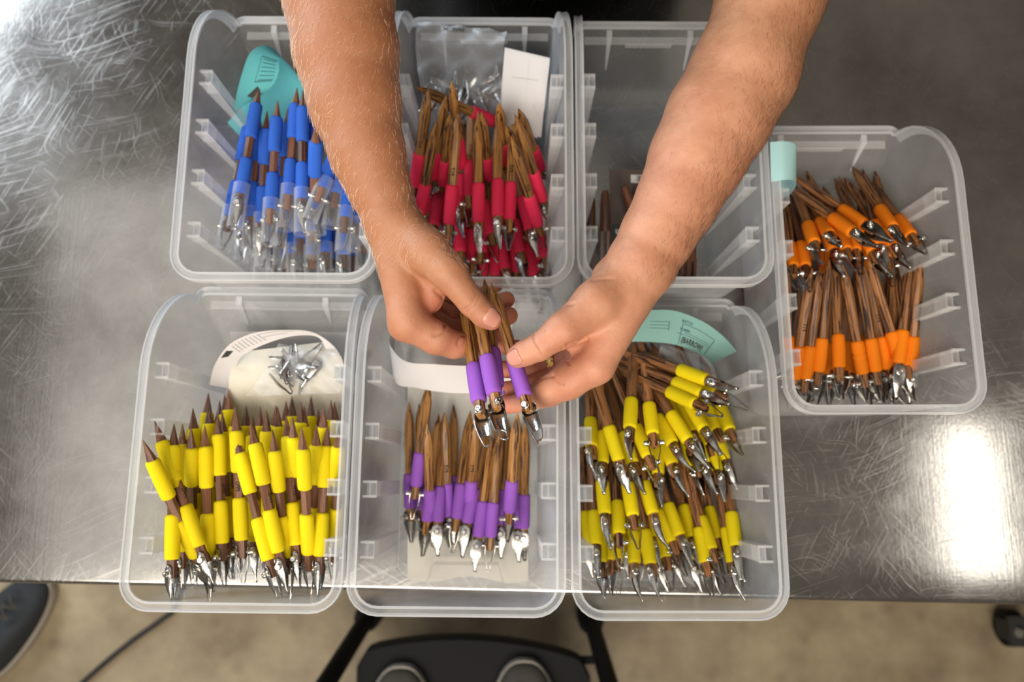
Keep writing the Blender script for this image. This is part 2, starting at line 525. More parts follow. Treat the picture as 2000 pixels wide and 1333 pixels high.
def build_bin(label, x0, x1, y0, y1, yaw=0.0, ribs=None, ztop=H):
    """Open-fronted clear bin: x0..x1 and y0..y1 are the outer rim; the low lip is at y1."""
    cx, cy = (x0 + x1) / 2, y0
    root = empty('clear_storage_bin', (cx, cy, TZ), yaw, label=label, category='bin', group='clear plastic bins on the steel table')
    FL = 0.0075
    wt = (x1 - x0) / 2 - FL
    wb = wt - 0.0125
    L_ = y1 - y0
    yf, yl = FL + 0.001, L_ - 0.004
    bf, bl = yf + 0.004, yl - 0.052
    RA = ztop - ZL
    rt, rb = 0.020, 0.014
    T, Bm, O = [], [], []

    def wx(z):
        return wb + (wt - wb) * z / ztop
    # half path: middle of front wall -> right side -> middle of lip
    half = []
    for k in range(5):
        x = (wt - rt) * k / 4.0
        half.append(((x, yf, ztop), (x * (wb - rb) / (wt - rt), bf, 0), (0, -1)))
    for k in range(1, 7):
        a = math.radians(-90 + 15 * k)
        half.append(((wt - rt + rt * math.cos(a), yf + rt + rt * math.sin(a), ztop), (wb - rb + rb * math.cos(a), bf + rb + rb * math.sin(a), 0), (math.cos(a), math.sin(a))))
    ys_t = [yf + rt + (yl - RA - yf - rt) * k / 10 for k in range(1, 11)]
    prof = [(y, ztop) for y in ys_t]
    for k in range(1, 13):
        a = math.radians(90 - 90 * k / 12)
        prof.append((yl - RA + RA * math.cos(a) * 0.985, ZL + RA * math.sin(a)))
    ls = [0]
    for i in range(1, len(prof)):
        ls.append(ls[-1] + math.hypot(prof[i][0] - prof[i - 1][0], prof[i][1] - prof[i - 1][1]))
    s0, s1 = bf + rb, bl - 0.006
    for (y, z), q in zip(prof, ls):
        half.append(((wx(z), y, z), (wb, s0 + (s1 - s0) * (0.03 + 0.97 * q / ls[-1]), 0), (1, 0)))
    xl = wx(ZL)
    for k in range(1, 5):
        a = math.radians(22.5 * k)
        half.append(((xl - 0.005 + 0.005 * math.cos(a), yl - 0.003 + 0.005 * math.sin(a), ZL), (wb - 0.006 + 0.006 * math.cos(a), s1 + 0.006 * math.sin(a), 0), (math.cos(a), math.sin(a))))
    for k in range(1, 5):
        f_ = 1 - k / 4.0
        half.append((((xl - 0.005) * f_, yl + 0.002, ZL), ((wb - 0.006) * f_, bl, 0), (0, 1)))
    loop = half + [((-t[0], t[1], t[2]), (-q[0], q[1], q[2]), (-o[0], o[1])) for t, q, o in half[-2:0:-1]]
    n = len(loop)
    rows = 5
    vs, fs = [], []
    for j in range(rows + 1):
        f_ = j / rows
        for t, q, o in loop:
            vs.append(tuple(q[i] + (t[i] - q[i]) * f_ + (0.002 if i == 2 and j == 0 else 0) for i in range(3)))
    for j in range(rows):
        for i in range(n):
            k = (i + 1) % n
            fs.append((j * n + i, j * n + k, (j + 1) * n + k, (j + 1) * n + i))
    link('walls', mesh('bin_walls', vs, fs, M['plastic'], True, 40), root)
    base = [vs[i] for i in range(n)]
    c0 = len(base)
    fb = MB()
    inner = [((x) * 0.93, bf + 0.006 + (y - bf) * 0.955, 0.0035) for x, y, z in base]
    fb.add(base + inner, [(i, (i + 1) % n, n + (i + 1) % n, n + i) for i in range(n)] + [tuple(n + i for i in range(n))])
    fb.build('base', M['plastic'], root)
    # rim: flange swept along the top edge
    P = [np.array(t) for t, q, o in loop]
    for part, pmat, profs in (('rim', M['rim'], [[(FL - .0016, .0012), (FL, .0012), (FL, -.007), (FL - .0016, -.007)], [(-.0010, .0014), (.0010, .0014), (.0010, -.0010), (-.0010, -.0010)]]),
                              ('rim_flange', M['plastic'], [[(.0010, .0006), (FL - .0016, .0006), (FL - .0016, -.0006), (.0010, -.0006)]])):
        rb_ = MB()
        for prof_r in profs:
            vs, fs = [], []
            m = len(prof_r)
            for i in range(n):
                tg = P[(i + 1) % n] - P[i - 1]
                tg /= np.linalg.norm(tg)
                o = np.array([loop[i][2][0], loop[i][2][1], 0.0])
                o = o - tg * (o @ tg)
                o /= np.linalg.norm(o)
                u = np.cross(o, tg)
                if u[2] < -0.01 or (abs(u[2]) < .01 and u[1] < 0):
                    u = -u
                for (a, c) in prof_r:
                    vs.append(P[i] + o * a + u * c)
            for i in range(n):
                k = (i + 1) % n
                for j in range(m):
                    l = (j + 1) % m
                    fs.append((i * m + j, k * m + j, k * m + l, i * m + l))
            rb_.add(vs, fs)
        rb_.build(part, pmat, root)
    # divider ribs on both side walls
    ribs = ribs or [0.055, 0.108, 0.160, 0.212]
    zt = ztop - 0.013
    for yr in ribs:
        rr = None
        for sgn in (1, -1):
            rb_ = MB()
            xi = wb - 0.001
            hw = 0.0065
            th = 0.0006
            xt = wx(zt)
            for yy in (yr - hw, yr + hw):
                rb_.add([(sgn * xt, yy - th, zt), (sgn * xi, yy - th, zt), (sgn * xi, yy - th, 0.012), (sgn * (xi + .001), yy - th, 0.006),
                         (sgn * xt, yy + th, zt), (sgn * xi, yy + th, zt), (sgn * xi, yy + th, 0.012), (sgn * (xi + .001), yy + th, 0.006)],
                        [(0, 1, 2, 3), (7, 6, 5, 4), (0, 4, 5, 1), (1, 5, 6, 2), (2, 6, 7, 3), (3, 7, 4, 0)])
            lo, hi = sorted((sgn * xi, sgn * (xi + 0.0012)))
            rb_.box((lo, yr - hw, 0.012), (hi, yr + hw, zt))
            # square socket at the top: a cross wall and a floor
            xm = xi + (xt - xi) * 0.45
            lo, hi = sorted((sgn * xm, sgn * (xm + 0.0012)))
            rb_.box((lo, yr - hw, zt - 0.020), (hi, yr + hw, zt))
            lo, hi = sorted((sgn * xi, sgn * xt))
            rb_.box((lo, yr - hw, zt - 0.021), (hi, yr + hw, zt - 0.0195))
            rb_.box((lo, yr - hw - 0.0012, zt - 0.001), (hi, yr - hw + 0.0012, zt + 0.001))
            rb_.box((lo, yr + hw - 0.0012, zt - 0.001), (hi, yr + hw + 0.0012, zt + 0.001))
            rb_.build('divider_rib', M['rib'], root, smooth=False)
    # lip gussets and label rail
    for sx in (-0.045, 0.045):
        g = MB()
        yb = yl - 0.052 * 0.42
        g.add([(sx - .003, yl, ZL - .001), (sx + .003, yl, ZL - .001), (sx + .0006, yb - .004, ZL - .04), (sx - .0006, yb - .004, ZL - .04),
               (sx - .003, yl - .009, ZL - .001), (sx + .003, yl - .009, ZL - .001)],
              [(0, 1, 5, 4), (0, 4, 3), (1, 2, 5), (4, 5, 2, 3), (0, 3, 2, 1)])
        g.build('gusset', M['rim'], root, smooth=False)
    g = MB().box((-wt + .012, yl - .012, ZL - .0105), (wt - .012, yl - .0035, ZL - .009))
    g.box((-0.026, yl - .0125, ZL - .016), (0.026, yl - .0105, ZL - .010))
    g.build('lip_ledge', M['rib'], root, smooth=False)
    # recessed finger grip in the tall wall
    g = MB()
    a0, a1, d0, z0, z1 = 0.039, 0.034, 0.017, 0.012, 0.058
    yw = bf + 0.0008
    g.add([(-a0, yw, z1), (a0, yw, z1), (a1, yw + d0, z1 - .012), (-a1, yw + d0, z1 - .012), (-a0, yw, z0), (a0, yw, z0), (a1, yw + d0, z0), (-a1, yw + d0, z0)],
          [(0, 1, 2, 3), (3, 2, 6, 7), (0, 3, 7, 4), (1, 5, 6, 2)])
    g.build('finger_grip', M['rib'], root, smooth=False)
    return root


BINS = {
    'blue': dict(x0=-0.3185, x1=-0.125, y0=0.176, y1=0.498, yaw=-0.006),
    'red': dict(x0=-0.1235, x1=0.058, y0=0.172, y1=0.497, yaw=-0.006),
    'empty': dict(x0=0.0605, x1=0.2435, y0=0.172, y1=0.492, yaw=-0.004),
    'orange': dict(x0=0.2465, x1=0.4285, y0=0.0535, y1=0.368, yaw=0.004),
    'yellowl': dict(x0=-0.340, x1=-0.1465, y0=-0.117, y1=0.188, yaw=-0.012),
    'purple': dict(x0=-0.1435, x1=0.0465, y0=-0.1205, y1=0.187, yaw=-0.010),
    'yellowr': dict(x0=0.0515, x1=0.2395, y0=-0.1235, y1=0.176, yaw=0.0),
}
BLAB = {
    'blue': 'clear plastic bin full of blue-gripped tools, upper left of the table',
    'red': 'clear plastic bin full of red-gripped tools, top middle',
    'empty': 'clear plastic bin nearly empty, holding a printed card and dark wooden sticks',
    'orange': 'clear plastic bin full of orange-gripped tools, far right',
    'yellowl': 'clear plastic bin full of yellow double-grip tools, lower left',
    'purple': 'clear plastic bin with one layer of purple-gripped tools on white tissue',
    'yellowr': 'clear plastic bin heaped with yellow single-grip tools, lower right',
}
for k, d in BINS.items():
    build_bin(BLAB[k], **d)

# ---------------------------------------------------------------- tools
LS, LD = 0.128, 0.138       # wood length: single-grip tool, double-grip tool
GB_S, GB_D = 0.0135, 0.016  # where the (last) grip ends, measured from the blade end


def grip_mesh(name, y0, y1, mat, r=0.0066, wrinkle=False):
    pr = [(y0, 0.0046), (y0 + .0003, r - .0012), (y0 + .0012, r - .0003), (y0 + .003, r)]
    k = 6 if not wrinkle else 14
    for i in range(1, k):
        t = i / k
        rr = r + 0.00025 * math.sin(t * math.pi)
        if wrinkle and i in (6, 9):
            rr -= 0.0007
        pr.append((y0 + .003 + (y1 - y0 - .006) * t, rr))
    pr += [(y1 - .003, r), (y1 - .0012, r - .0004), (y1 - .0003, r - .0014), (y1, 0.0046)]
    return mesh(name, *(lambda q: (q.v, q.f))(MB().lathe(pr, 18, 'y')), mat)


def wood_single():
    b = MB()
    rings = [(0, .0030, .0040), (.002, .0036, .0044), (.012, .0040, .0046), (.05, .0046, .0046), (.095, .0050, .0050), (.104, .0049, .0048), (.114, .0036, .0036), (.122, .0018, .0018), (.128, .0003, .0003)]
    vs, fs = [], []
    for j, (y, rx, rz) in enumerate(rings):
        tw = 0.5 * y / .128
        for i in range(8):
            a = math.pi / 4 * i + math.pi / 8 + tw
            q = 1.0 if i % 2 == 0 else 1.06
            vs.append((rx * 1.06 * q * math.cos(a), y, rz * 1.06 * q * math.sin(a)))
    for j in range(len(rings) - 1):
        for i in range(8):
            k = (i + 1) % 8
            fs.append((j * 8 + i, (j + 1) * 8 + i, (j + 1) * 8 + k, j * 8 + k))
    fs += [tuple(range(8)), tuple((len(rings) - 1) * 8 + i for i in range(7, -1, -1))]
    return vs, fs


def wood_double():
    b = MB()
    b.lathe([(0, .0036), (.0015, .0044), (.117, .0047), (.1175, .0046), (.127, .0026), (.1375, .0003)], 6, 'y')
    return b.v, b.f


def ribbon_blade(L=0.0245, wide=0.0088, tipw=0.0028, hook=0.003, gap=0.0058):
    """A steel strip folded round the end of the handle: two cheeks that run out to a narrow hooked bend."""
    path = [(gap, .0115, .25), (gap, .0105, .62), (gap, .0085, .9), (gap, .005, 1.0), (gap, 0.0, 1.0), (gap * .92, -.22 * L, .93), (gap * .75, -.45 * L, .72), (gap * .52, -.66 * L, .50), (gap * .42, -.84 * L, .36), (gap * .36, -.95 * L, .34), (gap * .2, -.995 * L, .34)]
    full = path + [(0, -L, .32)] + [(-x, y, w) for x, y, w in path[::-1]]
    vs, fs = [], []
    for i, (x, y, w) in enumerate(full):
        p0, p1 = full[max(i - 1, 0)], full[min(i + 1, len(full) - 1)]
        tx, ty = p1[0] - p0[0], p1[1] - p0[1]
        l = math.hypot(tx, ty)
        nx, ny = ty / l, -tx / l
        ww = tipw + (wide - tipw) * max(0.0, (w - .32) / .68) if y < 0 else wide * w
        dz = hook * max(0, -y / L) ** 2
        for s in (0.00025, -0.00025):
            for q in (-.5, -.25, .25, .5):
                cup = 0.0007 * (abs(q) * 2) ** 2 * (1 if x > 0 else -1) * (0 if abs(x) < .002 else 1)
                vs.append((x + nx * s - cup, y + ny * s, dz + ww * q))
    n = len(full)
    for i in range(n - 1):
        a, b = i * 8, (i + 1) * 8
        for k in range(3):
            fs.append((a + k, a + k + 1, b + k + 1, b + k))
            fs.append((a + 4 + k, b + 4 + k, b + 5 + k, a + 5 + k))
        fs.append((a, b, b + 4, a + 4))
        fs.append((a + 3, a + 7, b + 7, b + 3))
    fs += [(0, 4, 5, 6, 7, 3, 2, 1), tuple((n - 1) * 8 + k for k in (0, 1, 2, 3, 7, 6, 5, 4))]
    return vs, fs


def claw_blade():
    """Cradle-shaped blade behind the handle end, running out to a cut-out claw (used face-on)."""
    nu, nv = 26, 13
    P = np.zeros((nu, nv, 3))
    keep = np.ones((nu - 1, nv - 1), bool)
    for i in range(nu):
        t = i / (nu - 1)
        y = .0085 - .036 * t
        w = np.interp(t, [0, .08, .3, .62, .8, .93, 1], [.0030, .0062, .0068, .0056, .0040, .0026, .0006])
        d = np.interp(t, [0, .25, .55, .8, 1], [.0030, .0052, .0046, .0024, .0006])
        cx_ = .0016 * max(0, t - .45) * 2
        for j in range(nv):
            a = math.pi * (j / (nv - 1))
            P[i, j] = (cx_ + w * math.cos(a), y - (.0035 * (j / (nv - 1)) if t > .5 else 0) * (t - .5), -.0062 + d * (1 - math.sin(a)) + .006 * max(0, t - .5) ** 2 * 4 + (.003 * max(0, t - .9) / .1))
    for i in range(nu - 1):
        for j in range(nv - 1):
            t, q = (i + .5) / (nu - 1), (j + .5) / (nv - 1)
            if .64 < t < .90 and .28 < q < .80:
                keep[i, j] = False
    gu, gv = np.gradient(P, axis=0), np.gradient(P, axis=1)
    n = np.cross(gu, gv)
    n /= np.maximum(np.linalg.norm(n, axis=2, keepdims=True), 1e-12)
    K = nu * nv
    vs = list((P + n * .00025).reshape(-1, 3)) + list((P - n * .00025).reshape(-1, 3))
    fs = []
    for i in range(nu - 1):
        for j in range(nv - 1):
            if not keep[i, j]:
                continue
            a = i * nv + j
            fs.append((a, a + nv, a + nv + 1, a + 1))
            fs.append((K + a, K + a + 1, K + a + nv + 1, K + a + nv))
            for (di, dj, p, q) in ((-1, 0, a, a + 1), (1, 0, a + nv + 1, a + nv), (0, -1, a + nv, a), (0, 1, a + 1, a + nv + 1)):
                ii, jj = i + di, j + dj
                if ii < 0 or jj < 0 or ii >= nu - 1 or jj >= nv - 1 or not keep[ii, jj]:
                    fs.append((p, q, K + q, K + p))
    return vs, fs


def screw_mesh():
    b = MB()
    for s in (1, -1):
        b.lathe([(s * .0058, .0033), (s * .0063, .0034), (s * .0066, .0028), (s * .0068, .0026), (s * .0092, .0026), (s * .0098, .0021), (s * .0098, .0012), (s * .0088, .0011)], 12, 'x', caps=False, center=(0, .0045, 0))
        b.lathe([(s * .0088, .0011), (s * .00885, .0002)], 12, 'x', caps=True, center=(0, .0045, 0))
    b.lathe([(-.0088, .0013), (.0088, .0013)], 8, 'x', center=(0, .0045, 0))
    return b.v, b.f


def text_mesh(txt, size, mat, name='printed_text', fn=None, bold=0.0):
    c = bpy.data.curves.new('t', 'FONT')
    c.body = txt
    c.size = size
    c.align_x = 'CENTER'
    c.align_y = 'CENTER'
    c.resolution_u = 2
    c.offset = bold
    o = bpy.data.objects.new('t', c)
    me = bpy.data.meshes.new_from_object(o)
    bpy.data.objects.remove(o)
    me.name = name
    me.materials.clear()
    me.materials.append(mat)
    if fn:
        for v in me.vertices:
            v.co = Vector(fn(v.co.x, v.co.y))
    return me


ME = {}
v_, f_ = wood_single()
ME['wood_s'] = mesh('handle_single', v_, f_, M['bocote'], True, 25)
ME['wood_sz'] = mesh('handle_single_reddish', v_, f_, M['zebra'], True, 25)
ME['wood_sw'] = mesh('handle_single_dark', v_, f_, M['darkwood'], True, 25)
v_, f_ = wood_double()
ME['wood_d'] = mesh('handle_double', v_, f_, M['walnut'], True, 25)
for c in ('blue', 'red', 'yellow', 'purple', 'orange'):
    ge = {'red': .0545, 'purple': .0510, 'orange': .0485}.get(c, .0485)
    ME['g_' + c] = grip_mesh('grip_' + c, GB_S, ge, M[c])
    ME['gw_' + c] = grip_mesh('grip_wrinkled_' + c, GB_S, ge, M[c], wrinkle=True)
    if c in ('blue', 'yellow'):
        ME['g1_' + c] = grip_mesh('upper_grip_' + c, 0.0785, 0.1175, M[c])
        ME['g2_' + c] = grip_mesh('lower_grip_' + c, GB_D, 0.0555, M[c])
blades = [ribbon_blade(.021, .0074, .0024), ribbon_blade(.019, .0082, .0030, .001), ribbon_blade(.023, .0066, .0018, .006), ribbon_blade(.023, .0070, .0007, .002, .0056), ribbon_blade(.022, .0116, .0032, .002), ribbon_blade(.019, .0100, .0032, .002, .0086)]
ME['blades'] = [mesh('blade', v, f, M['steel'], True, 50) for v, f in blades]
ME['claw'] = mesh('claw_blade', *claw_blade(), M['steel'], True, 40)
v_, f_ = screw_mesh()
ME['screw'] = mesh('screw', v_, f_, M['screw'], True, 30)
tb = MB()
tb.lathe([(.027, .0084), (-.021, .0084), (-.0212, .0081), (-.021, .0077), (.027, .0077), (.0272, .0081), (.027, .0084)], 18, 'y', caps=False)
ME['tube'] = mesh('cap_tube', tb.v, tb.f, M['tube'])


def mark(txt, y, r):
    me = text_mesh(txt, 0.0052, M['burn'], 'brand_mark', lambda a, b: (b, y + a, r + 0.0001), 0.00008)
    return me


ME['mark_d'] = mark('PPG', 0.066, 0.00475 * 0.87 + .0003)
ME['mark_s'] = mark('P1T', 0.068, 0.0048)

ORD = 'first second third fourth fifth sixth seventh eighth ninth tenth eleventh twelfth thirteenth fourteenth fifteenth sixteenth seventeenth eighteenth nineteenth twentieth twenty-first twenty-second twenty-third twenty-fourth twenty-fifth twenty-sixth twenty-seventh twenty-eighth twenty-ninth thirtieth'.split()
RNG = random.Random(7)


def place_tool(tip, gb, zb, colour, double=False, sign=1, roll=None, label='', group='', marked=None, tube=False, wrinkle=False, dark=False, zmin=0.008, zmax=0.165, blade=None, slope=None, claw=False, inside=None):
    """tip and gb: where the photograph shows the point and the blade-side end of the last grip; zb: height of the latter over the table."""
    L = LD if double else LS
    g0 = GB_D if double else GB_S

    def solve(zb):
        B = W(gb[0], gb[1], zb)
        if slope is not None:
            A = W(tip[0], tip[1], zb + slope * L)
            d = A - B
            d /= np.linalg.norm(d[:2])
            d[2] = slope
        else:
            best = None
            for zt in np.linspace(zmin, zmax, 80):
                if sign > 0 and zt < zb - 0.004 or sign < 0 and zt > zb + 0.004:
                    continue
                A = W(tip[0], tip[1], zt)
                e = abs(np.linalg.norm(A - B) - (L - g0)) + 0.02 * abs(zt - zb)
                if best is None or e < best[0]:
                    best = (e, A)
            d = (best[1] if best else W(tip[0], tip[1], zb)) - B
        d /= np.linalg.norm(d)
        return B - d * g0, d
    org, d = solve(zb)
    if inside:
        bn = BINS[inside]
        cx, wt = (bn['x0'] + bn['x1']) / 2, (bn['x1'] - bn['x0']) / 2 - .0075

        def out(org, d):
            """how far the ends stick out of the bin: x, front wall, back lip, floor"""
            ex = ey = eb = ez = 0.0
            for p, m in ((org - d * .020, .002), (org + d * (L - .02), .005), (org + d * L, .001), (org + d * .03, .0065)):
                z = p[2] - TZ
                hw = wt - .0125 * (1 - min(z, H) / H) - m
                q = (p[0] - cx) - (-(p[1] - bn['y0']) * math.sin(bn['yaw']))
                if abs(q) > hw and abs(q) - hw > abs(ex):
                    ex = math.copysign(abs(q) - hw, q)
                ey = max(ey, bn['y0'] + .0095 + m * .5 - p[1])
                if z < ZL:
                    eb = max(eb, p[1] - (bn['y1'] - .006 - .052 * (1 - z / ZL)) + m)
                ez = max(ez, .004 + m - z)
            return ex, ey, eb, ez
        z0_ = zb
        for _ in range(14):
            ex, ey, eb, ez = out(org, d)
            if (abs(ex) > .003 and zb < z0_ + .03) or (ey > .004 and bn['y0'] < 0 and zb < z0_ + .025) or ez > .001:
                zb += .005
                org, d = solve(zb)
        for _ in range(2):
            ex, ey, eb, ez = out(org, d)
            org = org + np.array([-math.copysign(max(0, abs(ex) - .002), ex), max(0, ey - .003) - max(0, eb - .002), max(0, ez)])
    # axes: Y along the handle, Z up, then roll
    y = Vector(d)
    z = Vector((0, 0, 1))
    z = (z - y * z.dot(y)).normalized()
    x = y.cross(z)
    mtx = Matrix((x, y, z)).transposed().to_4x4()
    if roll is None:
        roll = RNG.choice([0, 0.2, -0.3, 1.2, 1.4, 1.57, 1.0, 0.6, 1.75]) + RNG.uniform(-.15, .15)
    mtx = Matrix.Translation(Vector(org)) @ mtx @ Matrix.Rotation(roll, 4, 'Y')
    root = empty('wooden_trimming_tool', label=label, category='tool', group=group)
    root.matrix_world = mtx
    if double:
        link('handle', ME['wood_d'], root)
        link('grip', ME['g1_' + colour], root)
        link('grip', ME['g2_' + colour], root)
    else:
        link('handle', ME['wood_sw' if dark else ('wood_sz' if colour in ('orange', 'yellow') else 'wood_s')], root)
        link('grip', ME[('gw_' if wrinkle else 'g_') + colour], root)
    if blade is None:
        blade = 3 if (double and colour == 'yellow') else {'purple': 4, 'orange': 5 if slope is None and sign > 0 else RNG.choice([0, 2, 4])}.get(colour, RNG.randrange(3))
    bl = ME['blades'][blade]
    link('blade', ME['claw'] if claw else bl, root)
    sc_ = link('screw', ME['screw'], root)
    if blade == 5:
        sc_.scale = (1.42, 1, 1)
    if claw:
        sc_.rotation_euler = (0, math.pi / 2, 0)
        sc_.scale = (.82, 1, 1)
    if tube:
        link('clear_cap', ME['tube'], root)
    if marked:
        mk = link('brand_mark', ME['mark_d' if double else 'mark_s'], root)
        mk.rotation_euler = (0, -roll if not double else -roll + round(roll / (math.pi / 3)) * math.pi / 3 - roll + roll, 0)
    return root
ME['mark_s'] = mark('P1T', 0.068, 0.0053)


def crop(ox, oy, k):
    return lambda x, y: (ox + x * k, oy + y * k)


def fill(binname, tf, rows, colour, double, where, group, **kw):
    """rows: (row phrase or None for buried, default z, sign, [ (tipx, tipy, gbx, gby[, opts]) ])"""
    for (row, z, sign, items) in rows:
        order = sorted(range(len(items)), key=lambda i: items[i][2])
        rank = {i: r for r, i in enumerate(order)}
        for i, it in enumerate(items):
            o = dict(kw)
            if isinstance(sign, tuple):
                o['slope'] = sign[1]
                o['sign'] = 1
            elif row is None:
                o['slope'] = -0.05 if sign > 0 else -0.25
            zz = z
            if len(it) > 4:
                q = dict(it[4])
                zz = q.pop('z', z)
                o.update(q)
            kind = 'double-grip' if double else 'long'
            if row is None:
                lab = f'{colour} {kind} tool mostly buried under the others in the {where}'
                grp = f'{group}, buried'
            else:
                lab = f'{colour} {kind} tool, {ORD[rank[i]]} from the left in the {row}, {where}'
                grp = group
            if 'sign' in o and isinstance(o['sign'], tuple):
                o['sign'] = 1
            if 'label' in o:
                lab = o.pop('label')
            o['inside'] = binname
            place_tool(tf(it[0], it[1]), tf(it[2], it[3]), zz, colour, double, o.pop('sign', sign if not isinstance(sign, tuple) else 1), label=lab, group=grp, **o)


# blue, double grips, clear cap tubes over the blades
T = crop(400, 180, .285)
fill('blue', T, [
    ('front row', .108, 1, [(360, 50, 245, 700), (497, 100, 452, 805, dict(z=.112)), (628, 15, 572, 708), (672, 50, 668, 735, dict(z=.116, marked=True)), (738, 20, 768, 740, dict(z=.1)), (1035, 40, 803, 655, dict(z=.122)), (1010, 60, 895, 695, dict(z=.108)), (1010, 200, 962, 860, dict(z=.105))]),
    ('second row', .082, 1, [(310, 180, 170, 855), (428, 125, 385, 900), (570, 120, 520, 830), (370, 190, 318, 860), (760, 300, 745, 930), (1080, 250, 1045, 880)]),
    (None, .055, 1, [(420, 350, 400, 985), (560, 330, 525, 975), (700, 350, 655, 1010), (850, 420, 825, 1100), (960, 480, 950, 1120), (1120, 480, 1090, 1010), (300, 350, 262, 940), (600, 480, 610, 1110), (720, 500, 730, 1120)]),
    (None, .03, 1, [(480, 480, 470, 1080), (900, 520, 880, 1150), (1020, 500, 1020, 1130), (540, 520, 560, 1140)]),
], 'blue', True, 'upper left bin', 'blue double-grip tools in the upper left bin', tube=True)

# red
T = crop(770, 140, .3152)
fill('red', T, [
    ('front row', .085, 1, [(395, 240, 340, 945, dict(marked=True)), (520, 245, 523, 935, dict(z=.09)), (640, 265, 642, 900, dict(z=.095)), (740, 275, 712, 920, dict(z=.088, marked=True)), (745, 470, 890, 950, dict(z=.08, marked=True)), (785, 380, 915, 795, dict(z=.085))]),
    ('middle row', .066, 1, [(175, 280, 118, 705, dict(marked=True)), (250, 315, 155, 880, dict(z=.05)), (310, 215, 235, 655, dict(z=.072)), (345, 290, 298, 690, dict(z=.066)), (355, 62, 418, 590, dict(z=.06)), (485, 175, 465, 775, dict(z=.07, marked=True)), (430, 255, 412, 840, dict(z=.052)), (648, 190, 690, 560, dict(z=.045)), (695, 340, 825, 635, dict(z=.055)), (770, 230, 905, 600, dict(z=.055)), (540, 250, 590, 660, dict(z=.045))]),
    ('lower row', .045, ('s', -.12), [(330, 500, 245, 955), (270, 450, 205, 880, dict(z=.038)), (390, 580, 412, 1120), (470, 700, 482, 1190, dict(z=.03)), (500, 560, 600, 1010, dict(z=.05)), (600, 620, 540, 1120, dict(z=.042)), (590, 760, 690, 1225, dict(z=.03)), (690, 640, 780, 1125, dict(z=.045)), (720, 520, 842, 985, dict(z=.055)), (830, 700, 925, 1160, dict(z=.035))]),
    ('back row', .075, 1, [(130, 95, 650, 322, dict(label='red-gripped tool lying crosswise near the clear bag in the top middle bin', sign=1, z=.078))]),
    (None, .022, 1, [(800, 820, 870, 1270), (640, 780, 625, 1270), (745, 830, 750, 1250), (420, 620, 455, 1020), (560, 880, 545, 1270), (340, 600, 330, 1040), (700, 420, 790, 800), (880, 850, 900, 1240), (480, 500, 500, 1000), (400, 850, 400, 1250)]),
    (None, .014, 1, [(560, 350, 560, 850), (660, 450, 680, 950), (800, 500, 830, 1000), (300, 400, 300, 850)]),
], 'red', False, 'top middle bin', 'red-gripped tools in the top middle bin')

# orange, upper heap (blade ends up) and lower row
T = crop(1510, 300, .195)
fill('orange', T, [
    ('upper heap', .12, -1, [(205, 300, 415, 905), (262, 400, 565, 815, dict(z=.122)), (150, 320, 800, 790, dict(z=.135)), (180, 215, 915, 715, dict(z=.122)), (790, 130, 1195, 745, dict(z=.122)), (950, 265, 1385, 830, dict(z=.112)), (100, 420, 200, 1140, dict(z=.10)), (170, 400, 320, 1140, dict(z=.095, dark=True))]),
    ('layer below the heap', .085, -1, [(895, 115, 1060, 880, dict(z=.09)), (665, 190, 820, 930), (500, 330, 735, 975, dict(z=.095)), (715, 245, 1190, 930, dict(z=.092)), (335, 105, 600, 900), (615, 255, 1000, 990, dict(z=.09)), (100, 450, 130, 1000)]),
    (None, .05, -1, [(420, 200, 500, 900), (820, 300, 900, 900), (240, 220, 300, 900), (1000, 300, 1150, 1000)]),
], 'orange', False, 'far right bin', 'orange-gripped tools in the far right bin')
T = crop(1510, 480, .2476)
fill('orange', T, [
    ('front row', .078, 1, [(1165, 80, 1085, 980, dict(marked=True, roll=1.4, blade=4)), (1100, 75, 992, 930, dict(z=.073, roll=1.5, blade=4)), (740, 70, 1008, 935), (655, 50, 812, 995), (545, 125, 708, 1015, dict(wrinkle=True)), (490, 110, 520, 965, dict(z=.084)), (445, 110, 358, 997, dict(z=.082)), (378, 130, 257, 1055), (315, 140, 167, 1055, dict(z=.074, marked=True)), (700, 100, 897, 978, dict(z=.068, marked=True)), (90, 130, 118, 950)]),
    (None, .05, 1, [(620, 110, 967, 1035), (440, 200, 440, 1025), (540, 170, 606, 1010), (260, 200, 150, 980), (905, 230, 860, 980), (960, 250, 930, 980), (350, 250, 300, 990), (1000, 300, 1060, 950), (700, 250, 720, 960)]),
    (None, .025, 1, [(240, 200, 230, 950), (500, 200, 500, 960), (800, 230, 790, 970), (1080, 250, 1050, 960), (640, 200, 640, 960)]),
], 'orange', False, 'far right bin', 'orange-gripped tools in the far right bin', roll=0.12)

